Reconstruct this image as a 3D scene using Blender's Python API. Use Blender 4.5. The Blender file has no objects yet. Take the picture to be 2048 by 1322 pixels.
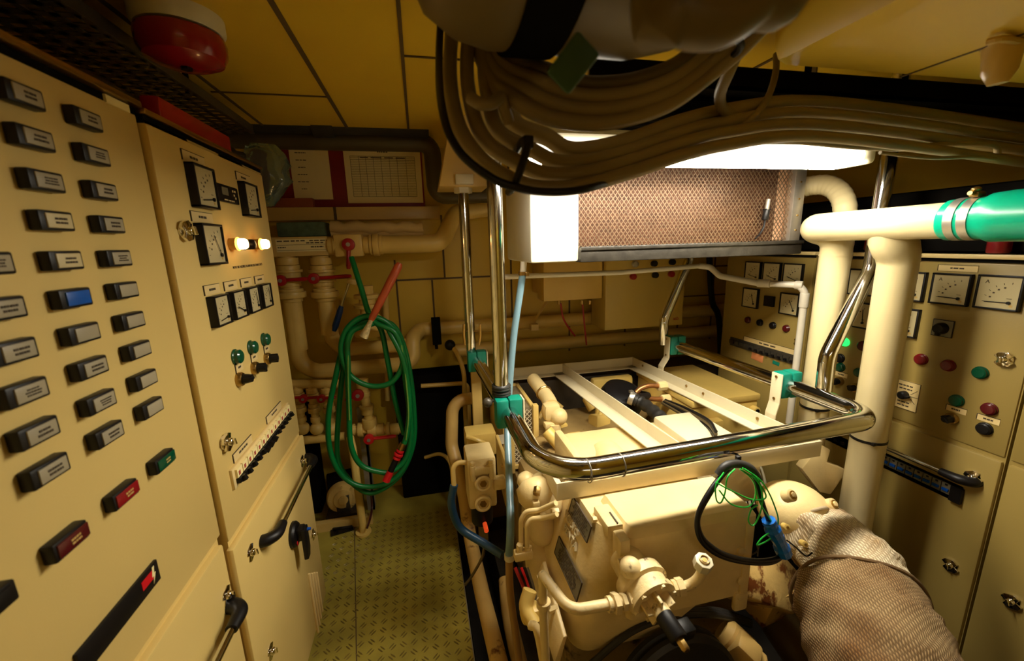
import bpy, bmesh, math, random
from mathutils import Matrix, Vector, Euler
random.seed(7)
PI = math.pi
SC = bpy.context.scene
COL = SC.collection
# ------------------------------------------------------------------ camera
HC = 1.7
YAW, PITCH, ROLL, FPX = math.radians(12.39765), math.radians(12.07062), math.radians(-1.58350), 817.34
_cy, _sy, _cp, _sp = math.cos(YAW), math.sin(YAW), math.cos(PITCH), math.sin(PITCH)
_f = Vector((_sy * _cp, _cy * _cp, -_sp)); _r = Vector((_cy, -_sy, 0)); _u = _r.cross(_f)
CR = math.cos(ROLL) * _r + math.sin(ROLL) * _u
CU = -math.sin(ROLL) * _r + math.cos(ROLL) * _u
CF = _f


def at(px, py, X=None, Y=None, Z=None):
    """world point seen at photo pixel (px, py) on the plane X=, Y= or Z="""
    d = CR * ((px - 1024) / FPX) - CU * ((py - 661) / FPX) + CF
    o = Vector((0, 0, HC))
    s = X / d.x if X is not None else (Y / d.y if Y is not None else (Z - HC) / d.z)
    return o + d * s


def path(*pts):
    """pixel path: (px, py, Y) triples -> world points"""
    return [at(a, b, Y=y) for a, b, y in pts]


# ------------------------------------------------------------------ materials
MATS = {}


def mat(name, col, rough=0.5, metal=0.0, var=0.08, scale=6.0, bump=0.0, bscale=60.0, coat=0.0, dirt=None, dthr=0.62, dscale=9.0, emit=0.0, trans=0.0):
    if name in MATS:
        return MATS[name]
    m = bpy.data.materials.new(name); m.use_nodes = True
    nt = m.node_tree; N = nt.nodes; L = nt.links
    b = N['Principled BSDF']
    b.inputs['Roughness'].default_value = rough
    b.inputs['Metallic'].default_value = metal
    b.inputs['Coat Weight'].default_value = coat
    if trans:
        b.inputs['Transmission Weight'].default_value = trans
    tc = N.new('ShaderNodeTexCoord')
    c = (*col, 1)
    out = None
    if var > 0:
        n = N.new('ShaderNodeTexNoise'); n.inputs['Scale'].default_value = scale; n.inputs['Detail'].default_value = 4
        L.new(tc.outputs['Object'], n.inputs['Vector'])
        r = N.new('ShaderNodeValToRGB')
        r.color_ramp.elements[0].position = 0.3; r.color_ramp.elements[1].position = 0.7
        r.color_ramp.elements[0].color = tuple(x * (1 - var) for x in col) + (1,)
        r.color_ramp.elements[1].color = tuple(min(1, x * (1 + var)) for x in col) + (1,)
        L.new(n.outputs['Fac'], r.inputs['Fac'])
        out = r.outputs['Color']
    if dirt is not None:
        n2 = N.new('ShaderNodeTexNoise'); n2.inputs['Scale'].default_value = dscale; n2.inputs['Detail'].default_value = 6; n2.inputs['Roughness'].default_value = 0.65
        L.new(tc.outputs['Object'], n2.inputs['Vector'])
        r2 = N.new('ShaderNodeValToRGB')
        r2.color_ramp.elements[0].position = dthr; r2.color_ramp.elements[1].position = min(0.99, dthr + 0.08)
        r2.color_ramp.elements[0].color = (0, 0, 0, 1); r2.color_ramp.elements[1].color = (1, 1, 1, 1)
        L.new(n2.outputs['Fac'], r2.inputs['Fac'])
        mx = N.new('ShaderNodeMix'); mx.data_type = 'RGBA'
        L.new(r2.outputs['Color'], mx.inputs['Factor'])
        if out is not None:
            L.new(out, mx.inputs['A'])
        else:
            mx.inputs['A'].default_value = c
        mx.inputs['B'].default_value = (*dirt, 1)
        out = mx.outputs['Result']
    if out is not None:
        L.new(out, b.inputs['Base Color'])
    else:
        b.inputs['Base Color'].default_value = c
    if bump > 0:
        n3 = N.new('ShaderNodeTexNoise'); n3.inputs['Scale'].default_value = bscale; n3.inputs['Detail'].default_value = 3
        L.new(tc.outputs['Object'], n3.inputs['Vector'])
        bp = N.new('ShaderNodeBump'); bp.inputs['Strength'].default_value = bump; bp.inputs['Distance'].default_value = 0.004
        L.new(n3.outputs['Fac'], bp.inputs['Height']); L.new(bp.outputs['Normal'], b.inputs['Normal'])
    if emit > 0:
        b.inputs['Emission Color'].default_value = c; b.inputs['Emission Strength'].default_value = emit
    MATS[name] = m
    return m


CREAM = mat('cream_paint', (.66, .46, .14), .38, var=.05, bump=.05, bscale=180)
PANEL_SHADE = mat('right_cabinet_shade_paint', (.33, .235, .062), .42, var=.03, scale=3, bump=.06, bscale=260)  # switchboard paint darkened: the right cabinets' shade is put into this colour
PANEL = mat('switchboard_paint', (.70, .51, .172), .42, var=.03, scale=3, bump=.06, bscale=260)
PANELEDGE = mat('door_edge_paint', (.76, .58, .26), .4, var=.03)
ENG = mat('engine_cream_paint', (.74, .57, .265), .42, var=.09, scale=9, bump=.22, bscale=90, dirt=(.30, .17, .04), dthr=.70, dscale=14)
ENGCHIP = mat('chipped_engine_paint', (.76, .60, .30), .45, var=.1, scale=20, bump=.4, bscale=70, dirt=(.10, .045, .015), dthr=.60, dscale=26)
FRAMEW = mat('white_frame_paint', (.68, .59, .38), .4, var=.05, bump=.12, bscale=110, dirt=(.45, .30, .10), dthr=.74, dscale=22)
WHITE = mat('white_cover', (.78, .73, .58), .4, var=.02)
LAMPBODY = mat('lamp_housing_white', (.66, .60, .42), .4, var=.02)
CEIL = mat('ceiling_panel_paint', (.74, .50, .035), .42, var=.06, scale=2)
WALL = mat('wall_panel_paint', (.60, .40, .035), .45, var=.08, scale=3)
SEAM = mat('dark_seam', (.10, .06, .02), .7, var=0)
PIPEW = mat('white_pipe_paint', (.64, .535, .29), .3, var=.05, bump=.06, bscale=120, dirt=(.42, .25, .07), dthr=.70, dscale=10, coat=.2)
PIPEY = mat('cream_pipe_paint', (.70, .49, .13), .4, var=.1, bump=.1, bscale=80, dirt=(.22, .10, .03), dthr=.68, dscale=10)
PIPERUST = mat('stained_yellow_pipe', (.62, .40, .12), .4, var=.12, bump=.1, bscale=80, dirt=(.14, .04, .012), dthr=.63, dscale=7)
PVC = mat('grey_pvc', (.62, .56, .44), .35, var=.05)
STEEL = mat('polished_steel', (.72, .72, .72), .10, 1.0, var=.06, scale=30, bump=.03, bscale=40)
CHROME = mat('chrome', (.80, .76, .68), .10, 1.0, var=0)
BRASS = mat('tarnished_brass', (.46, .30, .10), .3, 1.0, var=.15)
COPPER = mat('copper_pipe', (.50, .22, .08), .35, .85, var=.15)
ALU = mat('aluminium', (.62, .58, .50), .38, .9, var=.1, scale=20, bump=.1)
ALUDULL = mat('galvanised_grey', (.36, .33, .27), .45, .5, var=.2, scale=14, bump=.1)
BLACK = mat('black_plastic', (.006, .005, .005), .42, var=0)
BLACK.node_tree.nodes['Principled BSDF'].inputs['Specular IOR Level'].default_value = .3
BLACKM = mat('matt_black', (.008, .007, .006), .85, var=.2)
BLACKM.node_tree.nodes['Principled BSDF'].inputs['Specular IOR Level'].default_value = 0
RUBBER = mat('black_rubber', (.020, .018, .015), .5, var=.2, bump=.1)
DARKGREY = mat('dark_grey_paint', (.05, .042, .03), .4, var=.25, scale=12, bump=.1)
TRAYM = mat('black_drip_tray', (.030, .026, .020), .38, .2, var=.3, scale=25, bump=.35, bscale=50)
TEAL = mat('teal_plastic', (.0, .20, .135), .4, var=.06)
TEALR = mat('teal_silicone', (.0, .36, .20), .28, var=.05)
GREENH = mat('green_hose', (.0, .17, .035), .35, var=.08)
GREENLT = mat('light_green_stripe', (.16, .34, .06), .4, var=0)
GREENW = mat('green_wire', (.02, .55, .06), .35, var=0)
GREENB = mat('green_lens', (.0, .065, .028), .2, var=0)
RED = mat('red_paint', (.36, .008, .010), .35, var=.12)
REDB = mat('red_lens', (.26, .006, .010), .25, var=0)
REDDK = mat('dark_red_lens', (.085, .006, .008), .25, var=0)
REDBRIGHT = mat('bright_red', (.62, .01, .015), .35, var=0)
ORANGE = mat('orange_board', (.32, .07, .015), .6, var=.15)
WOODRED = mat('red_wood_handle', (.42, .07, .018), .4, var=.2, scale=20)
BLUE = mat('blue_plastic', (.0, .07, .42), .35, var=.05)
BLUETAPE = mat('blue_tape', (.0, .14, .60), .35, var=.12, scale=50, bump=.5, bscale=120)
BLUEH = mat('blue_hose', (.035, .10, .16), .35, var=.1)
DKBLUEH = mat('dark_blue_hose', (.008, .05, .11), .35, var=.1)
PAPER = mat('paper', (.90, .76, .36), .8, var=.03)
INK = mat('ink', (.06, .04, .02), .8, var=0)
INKRED = mat('red_ink', (.4, .05, .03), .8, var=0)
GOLD = mat('gold_lettering', (.55, .36, .10), .6, var=0)
LENS = mat('grey_lens', (.36, .31, .20), .45, var=.05)
LENSLIT = mat('pale_lens', (.62, .52, .28), .45, var=0)
LENSBLUE = mat('blue_lens', (.0, .085, .42), .4, var=.1, scale=50)
DIAL = mat('meter_dial', (.50, .42, .22), .5, var=.02)
GREYPL = mat('grey_plate', (.22, .20, .13), .4, .3, var=.1)
CABLE = mat('grey_cable', (.27, .20, .085), .45, var=.1)
CABLEDK = mat('dark_cable', (.09, .062, .025), .45, var=.1)
INSUL = mat('foam_insulation', (.022, .018, .010), .8, var=.3)
FOAM = mat('green_foam', (.10, .15, .08), .9, var=.25, scale=25, bump=.6, bscale=60)
CLOTH = mat('cream_cloth', (.66, .48, .18), .8, var=.1, bump=.3, bscale=40)
LAMPON = mat('lit_diffuser', (1.0, .93, .78), .5, var=0, emit=1.0)
AMBER = mat('amber_lit', (1.0, .30, .03), .4, var=0, emit=9.0)
AMBERC = mat('amber_lit_core', (1.0, .62, .22), .4, var=0, emit=14.0)
GREENLIT = mat('green_lit', (.02, .75, .12), .4, var=0, emit=1.6)
ORANGELED = mat('orange_led', (.8, .08, .015), .4, var=0, emit=.5)
BILGE = mat('bilge_dark', (.020, .014, .008), .8, var=.4)


def checker_material():
    return mat('checker_plate', (.37, .295, .045), .45, .1, var=.22, scale=5, bump=.1, bscale=120)


def lagging(name='woven_lagging', base=(.86, .76, .54), dark=(.42, .33, .20), su=150.0):
    m = bpy.data.materials.new(name); m.use_nodes = True
    nt = m.node_tree; N = nt.nodes; L = nt.links; b = N['Principled BSDF']
    b.inputs['Roughness'].default_value = .9
    uv = N.new('ShaderNodeUVMap')
    mp = N.new('ShaderNodeMapping'); mp.inputs['Scale'].default_value = (su, su, 1)
    L.new(uv.outputs['UV'], mp.inputs['Vector'])
    w1 = N.new('ShaderNodeTexWave'); w1.wave_type = 'BANDS'; w1.bands_direction = 'X'; w1.inputs['Scale'].default_value = .35
    w2 = N.new('ShaderNodeTexWave'); w2.wave_type = 'BANDS'; w2.bands_direction = 'DIAGONAL'; w2.inputs['Scale'].default_value = .45; w2.inputs['Distortion'].default_value = .3
    L.new(mp.outputs['Vector'], w1.inputs['Vector']); L.new(mp.outputs['Vector'], w2.inputs['Vector'])
    mu = N.new('ShaderNodeMath'); mu.operation = 'MULTIPLY'
    L.new(w1.outputs['Fac'], mu.inputs[0]); L.new(w2.outputs['Fac'], mu.inputs[1])
    tc = N.new('ShaderNodeTexCoord')
    n = N.new('ShaderNodeTexNoise'); n.inputs['Scale'].default_value = 6; n.inputs['Detail'].default_value = 5
    L.new(tc.outputs['Object'], n.inputs['Vector'])
    r = N.new('ShaderNodeValToRGB'); r.color_ramp.elements[0].color = (*dark, 1); r.color_ramp.elements[1].color = (*base, 1)
    r.color_ramp.elements[0].position = .02; r.color_ramp.elements[1].position = .5
    L.new(mu.outputs[0], r.inputs['Fac'])
    r2 = N.new('ShaderNodeValToRGB'); r2.color_ramp.elements[0].color = (.55, .38, .2, 1); r2.color_ramp.elements[1].color = (1, 1, 1, 1)
    r2.color_ramp.elements[0].position = .35; r2.color_ramp.elements[1].position = .58
    L.new(n.outputs['Fac'], r2.inputs['Fac'])
    mx = N.new('ShaderNodeMix'); mx.data_type = 'RGBA'; mx.blend_type = 'MULTIPLY'; mx.inputs['Factor'].default_value = 1
    L.new(r.outputs['Color'], mx.inputs['A']); L.new(r2.outputs['Color'], mx.inputs['B'])
    L.new(mx.outputs['Result'], b.inputs['Base Color'])
    bp = N.new('ShaderNodeBump'); bp.inputs['Strength'].default_value = .7; bp.inputs['Distance'].default_value = .003
    L.new(mu.outputs[0], bp.inputs['Height']); L.new(bp.outputs['Normal'], b.inputs['Normal'])
    return m


def braid(name, c1, c2, s):
    m = bpy.data.materials.new(name); m.use_nodes = True
    nt = m.node_tree; N = nt.nodes; L = nt.links; b = N['Principled BSDF']
    b.inputs['Roughness'].default_value = .3
    uv = N.new('ShaderNodeUVMap')
    ws = []
    for a in (PI / 4, -PI / 4):
        mp = N.new('ShaderNodeMapping'); mp.inputs['Scale'].default_value = (s, s, 1); mp.inputs['Rotation'].default_value = (0, 0, a)
        L.new(uv.outputs['UV'], mp.inputs['Vector'])
        w = N.new('ShaderNodeTexWave'); w.bands_direction = 'X'; w.inputs['Scale'].default_value = .5
        L.new(mp.outputs['Vector'], w.inputs['Vector']); ws.append(w)
    mu = N.new('ShaderNodeMath'); mu.operation = 'MAXIMUM'
    L.new(ws[0].outputs['Fac'], mu.inputs[0]); L.new(ws[1].outputs['Fac'], mu.inputs[1])
    r = N.new('ShaderNodeValToRGB'); r.color_ramp.elements[0].color = (*c1, 1); r.color_ramp.elements[1].color = (*c2, 1)
    r.color_ramp.elements[0].position = .75; r.color_ramp.elements[1].position = .95
    L.new(mu.outputs[0], r.inputs['Fac']); L.new(r.outputs['Color'], b.inputs['Base Color'])
    return m


LAG = lagging(su=125.0)
LAGDK = lagging('stained_lagging', (.44, .30, .14), (.15, .09, .035), 150.0)
BRAID = braid('braided_blue_hose', (.05, .17, .26), (.30, .40, .42), 420)


# ------------------------------------------------------------------ mesh builder
def catmull(pts, n=6, closed=False):
    P = [Vector(p) for p in pts]
    if len(P) < 3:
        return P
    out = []
    m = len(P)
    rng = range(m if closed else m - 1)
    for i in rng:
        if closed:
            a, b, c, d = P[(i - 1) % m], P[i], P[(i + 1) % m], P[(i + 2) % m]
        else:
            b, c = P[i], P[i + 1]
            a = P[i - 1] if i else b * 2 - c
            d = P[i + 2] if i + 2 < m else c * 2 - b
        for k in range(n):
            t = k / n
            out.append(.5 * ((2 * b) + (c - a) * t + (2 * a - 5 * b + 4 * c - d) * t * t + (3 * b - a - 3 * c + d) * t ** 3))
    if not closed:
        out.append(P[-1])
    return out


def fillet(pts, r, n=6):
    """polyline with rounded corners (pipe bends)"""
    P = [Vector(p) for p in pts]
    R = r if isinstance(r, (list, tuple)) else [r] * len(P)
    out = [P[0]]
    for i in range(1, len(P) - 1):
        a, b, c = P[i - 1], P[i], P[i + 1]
        d1 = (a - b).normalized(); d2 = (c - b).normalized()
        ang = d1.angle(d2)
        if ang > PI - .02:
            out.append(b); continue
        t = min(R[i] / math.tan(ang / 2), (a - b).length * .49, (c - b).length * .49)
        rr = t * math.tan(ang / 2)
        ctr = b + (d1 + d2).normalized() * (rr / math.sin(ang / 2))
        s = b + d1 * t; e = b + d2 * t
        v1 = s - ctr; v2 = e - ctr
        tot = v1.angle(v2); ax = v1.cross(v2).normalized()
        for k in range(n + 1):
            out.append(ctr + Matrix.Rotation(tot * k / n, 3, ax) @ v1)
    out.append(P[-1])
    return out


def frame_from(d):
    d = Vector(d).normalized()
    a = Vector((0, 0, 1)) if abs(d.z) < .9 else Vector((1, 0, 0))
    x = a.cross(d).normalized(); y = d.cross(x)
    return Matrix(((x.x, y.x, d.x), (x.y, y.y, d.y), (x.z, y.z, d.z)))


def align(p, d):
    """matrix whose z axis is direction d at point p"""
    return Matrix.Translation(Vector(p)) @ frame_from(d).to_4x4()


class MB:
    def __init__(s):
        s.bm = bmesh.new(); s.uv = None

    def _merge(s, t, M=None, m=0):
        for f in t.faces:
            f.material_index = m
        if M is not None:
            bmesh.ops.transform(t, matrix=M, verts=t.verts)
        me = bpy.data.meshes.new('_t'); t.to_mesh(me); t.free()
        s.bm.from_mesh(me); bpy.data.meshes.remove(me)
        return s

    def box(s, c, size, M=None, bev=0.0, m=0, rot=None, seg=2):
        t = bmesh.new(); bmesh.ops.create_cube(t, size=1)
        bmesh.ops.transform(t, matrix=Matrix.Diagonal((*size, 1)), verts=t.verts)
        if bev > 0:
            bmesh.ops.bevel(t, geom=list(t.edges), offset=min(bev, min(size) * .49), segments=seg, profile=.5, affect='EDGES')
        T = Matrix.Translation(Vector(c))
        if rot is not None:
            T = T @ Euler(rot).to_matrix().to_4x4()
        return s._merge(t, (M @ T) if M is not None else T, m)

    def span(s, lo, hi, M=None, bev=0.0, m=0):
        lo, hi = Vector(lo), Vector(hi)
        return s.box((lo + hi) / 2, [abs(a) for a in (hi - lo)], M, bev, m)

    def cyl(s, p0, p1, r, r2=None, seg=24, M=None, m=0, bev=0.0):
        p0, p1 = Vector(p0), Vector(p1)
        h = (p1 - p0).length
        t = bmesh.new()
        bmesh.ops.create_cone(t, cap_ends=True, segments=seg, radius1=r, radius2=r if r2 is None else r2, depth=h)
        if bev > 0:
            ed = [e for e in t.edges if len(e.link_faces) == 2 and any(len(f.verts) > 4 for f in e.link_faces)]
            bmesh.ops.bevel(t, geom=ed, offset=min(bev, h * .45, r * .6), segments=2, profile=.5, affect='EDGES')
        T = align((p0 + p1) / 2, p1 - p0)
        return s._merge(t, (M @ T) if M is not None else T, m)

    def tube(s, pts, r, seg=12, m=0, closed=False, cap=True, M=None, flat=None, uvs=False):
        """swept tube; r scalar or list; flat=(rx, ry) scales the section"""
        P = [Vector(p) for p in pts]; n = len(P)
        R = r if isinstance(r, (list, tuple)) else [r] * n
        if len(R) != n:
            k = len(R) - 1
            R = [R[min(k, int(i / (n - 1) * k))] * (1 - (i / (n - 1) * k) % 1) + R[min(k, int(i / (n - 1) * k) + 1)] * ((i / (n - 1) * k) % 1) for i in range(n)]
        t = bmesh.new()
        uvl = t.loops.layers.uv.new('UVMap') if uvs else None
        rings = []; prev = None; ln = 0.0; lens = []
        for i in range(n):
            if closed:
                d = P[(i + 1) % n] - P[i - 1]
            else:
                d = P[min(i + 1, n - 1)] - P[max(i - 1, 0)]
            if d.length < 1e-9:
                d = Vector((0, 0, 1))
            d.normalize()
            if prev is None:
                F = frame_from(d)
            else:
                x = prev - d * prev.dot(d)
                if x.length < 1e-6:
                    x = frame_from(d).col[0]
                x.normalize(); y = d.cross(x)
                F = Matrix(((x.x, y.x, d.x), (x.y, y.y, d.y), (x.z, y.z, d.z)))
            prev = Vector(F.col[0])
            fx, fy = flat if flat else (1, 1)
            ring = []
            for k in range(seg):
                a = 2 * PI * k / seg
                ring.append(t.verts.new(P[i] + F @ Vector((math.cos(a) * R[i] * fx, math.sin(a) * R[i] * fy, 0))))
            rings.append(ring)
            if i:
                ln += (P[i] - P[i - 1]).length
            lens.append(ln)
        for i in range(n if closed else n - 1):
            A, B = rings[i], rings[(i + 1) % n]
            for k in range(seg):
                f = t.faces.new((A[k], A[(k + 1) % seg], B[(k + 1) % seg], B[k]))
                if uvs:
                    per = 2 * PI * R[0]
                    for lp, (uu, vv) in zip(f.loops, ((k / seg * per, lens[i]), ((k + 1) / seg * per, lens[i]), ((k + 1) / seg * per, lens[(i + 1) % n]), (k / seg * per, lens[(i + 1) % n]))):
                        lp[uvl].uv = (uu, vv)
        if cap and not closed:
            t.faces.new(rings[0][::-1]); t.faces.new(rings[-1])
        return s._merge(t, M, m)

    def lathe(s, prof, M=None, seg=28, m=0):
        """profile [(r, z)] spun about z"""
        t = bmesh.new(); rings = []
        for r, z in prof:
            if r < 1e-6:
                rings.append([t.verts.new((0, 0, z))])
            else:
                rings.append([t.verts.new((r * math.cos(2 * PI * k / seg), r * math.sin(2 * PI * k / seg), z)) for k in range(seg)])
        for A, B in zip(rings, rings[1:]):
            for k in range(seg):
                k2 = (k + 1) % seg
                if len(A) == 1 and len(B) == 1:
                    continue
                if len(A) == 1:
                    t.faces.new((A[0], B[k2], B[k]))
                elif len(B) == 1:
                    t.faces.new((A[k], A[k2], B[0]))
                else:
                    t.faces.new((A[k], A[k2], B[k2], B[k]))
        for R_, rev in ((rings[0], True), (rings[-1], False)):
            if len(R_) > 2:
                t.faces.new(R_[::-1] if rev else R_)
        bmesh.ops.recalc_face_normals(t, faces=t.faces)
        return s._merge(t, M, m)

    def prism(s, poly, d, M=None, bev=0.0, m=0, seg=2):
        """2D polygon in xy extruded along z by d"""
        t = bmesh.new()
        a = [t.verts.new((x, y, 0)) for x, y in poly]; b = [t.verts.new((x, y, d)) for x, y in poly]
        t.faces.new(a[::-1]); t.faces.new(b); n = len(poly)
        for i in range(n):
            t.faces.new((a[i], a[(i + 1) % n], b[(i + 1) % n], b[i]))
        bmesh.ops.recalc_face_normals(t, faces=t.faces)
        if bev > 0:
            bmesh.ops.bevel(t, geom=list(t.edges), offset=bev, segments=seg, profile=.5, affect='EDGES')
        return s._merge(t, M, m)

    def loft(s, rings, M=None, m=0, cap=True, bev=0.0):
        """rings of equal numbers of 3D points"""
        t = bmesh.new(); R = [[t.verts.new(p) for p in r] for r in rings]; n = len(R[0])
        for A, B in zip(R, R[1:]):
            for k in range(n):
                t.faces.new((A[k], A[(k + 1) % n], B[(k + 1) % n], B[k]))
        if cap:
            t.faces.new(R[0][::-1]); t.faces.new(R[-1])
        bmesh.ops.recalc_face_normals(t, faces=t.faces)
        if bev > 0:
            bmesh.ops.bevel(t, geom=list(t.edges), offset=bev, segments=2, profile=.5, affect='EDGES')
        return s._merge(t, M, m)

    def ball(s, c, r, sc=(1, 1, 1), M=None, m=0, u=24, v=14, rot=None):
        t = bmesh.new(); bmesh.ops.create_uvsphere(t, u_segments=u, v_segments=v, radius=r)
        T = Matrix.Translation(Vector(c))
        if rot is not None:
            T = T @ Euler(rot).to_matrix().to_4x4()
        T = T @ Matrix.Diagonal((*sc, 1))
        return s._merge(t, (M @ T) if M is not None else T, m)

    def torus(s, c, R, r, d=(0, 0, 1), M=None, m=0, seg=32, k=10):
        F = align(c, d)
        pts = [F @ Vector((R * math.cos(2 * PI * i / seg), R * math.sin(2 * PI * i / seg), 0)) for i in range(seg)]
        return s.tube(pts, r, k, m, closed=True, M=M)

    def hexnut(s, p0, p1, r, M=None, m=0):
        return s.cyl(p0, p1, r, seg=6, M=M, m=m, bev=r * .08)

    def text(s, txt, size, M=None, m=0, ext=.0004, al='CENTER'):
        cu = bpy.data.curves.new('_txt', 'FONT'); cu.body = txt; cu.size = size; cu.extrude = ext
        cu.align_x = al; cu.align_y = 'CENTER'; cu.resolution_u = 2
        o = bpy.data.objects.new('_txt', cu); COL.objects.link(o)
        dg = bpy.context.evaluated_depsgraph_get()
        me = bpy.data.meshes.new_from_object(o.evaluated_get(dg))
        t = bmesh.new(); t.from_mesh(me)
        bpy.data.objects.remove(o); bpy.data.curves.remove(cu); bpy.data.meshes.remove(me)
        return s._merge(t, M, m)

    def build(s, name, mats, parent=None, ang=35):
        me = bpy.data.meshes.new(name)
        s.bm.to_mesh(me); s.bm.free()
        for m in (mats if isinstance(mats, (list, tuple)) else [mats]):
            me.materials.append(m)
        me.polygons.foreach_set('use_smooth', [True] * len(me.polygons))
        me.set_sharp_from_angle(angle=math.radians(ang))
        o = bpy.data.objects.new(name, me); COL.objects.link(o)
        if parent is not None:
            o.parent = parent
        return o


def tag(o, label, cat, group=None):
    o['label'] = label; o['category'] = cat
    if group:
        o['group'] = group
    return o


def thing(name, label, cat, M=None, group=None):
    o = bpy.data.objects.new(name, None); COL.objects.link(o)
    if M is not None:
        o.matrix_world = M if isinstance(M, Matrix) else Matrix.Translation(Vector(M))
    return tag(o, label, cat, group)


def solo(name, mb, mats, label, cat, group=None, ang=35, origin=True):
    """a thing that is one mesh; its origin goes to the middle of its base"""
    o = mb.build(name, mats, None, ang)
    if origin:
        vs = o.data.vertices
        lo = Vector([min(v.co[i] for v in vs) for i in range(3)]); hi = Vector([max(v.co[i] for v in vs) for i in range(3)])
        c = Vector(((lo.x + hi.x) / 2, (lo.y + hi.y) / 2, lo.z))
        o.data.transform(Matrix.Translation(-c)); o.location = c
    return tag(o, label, cat, group)


def structure(o):
    o['kind'] = 'structure'
    return o


def copy_tree(o, parent=None):
    c = o.copy(); COL.objects.link(c)
    if parent is not None:
        c.parent = parent; c.matrix_parent_inverse = o.matrix_parent_inverse.copy()
    for ch in list(o.children):
        copy_tree(ch, c)
    return c


def pm(u, v, w=0.0):
    """panel space (x right, y up, z out) at (u, v) on a face looking along -y"""
    return Matrix(((1, 0, 0, u), (0, 0, -1, -w), (0, 1, 0, v), (0, 0, 0, 1)))


def scribble(mb, M, w, h, rows, m, z=.0006, fill=.8, seed=0):
    """rows of tiny word-shaped marks: lettering too small to read in the photo"""
    rnd = random.Random(seed + int(w * 10000) + rows)
    for i in range(rows):
        y = h / 2 - h * (i + .5) / rows
        tot = w * rnd.uniform(fill * .7, fill)
        x = -tot / 2
        while x < tot / 2 - w * .03:
            ww = min(rnd.uniform(.10, .26) * w, tot / 2 - x)
            mb.box((x + ww / 2, y, z), (ww * .86, h / rows * .52, .0006), M, m=m)
            x += ww + .02 * w
    return mb
# ------------------------------------------------------------------ room
ZC = 2.30
XL, XR, YB, YF = -1.15, 2.45, 2.80, -1.70


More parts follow.
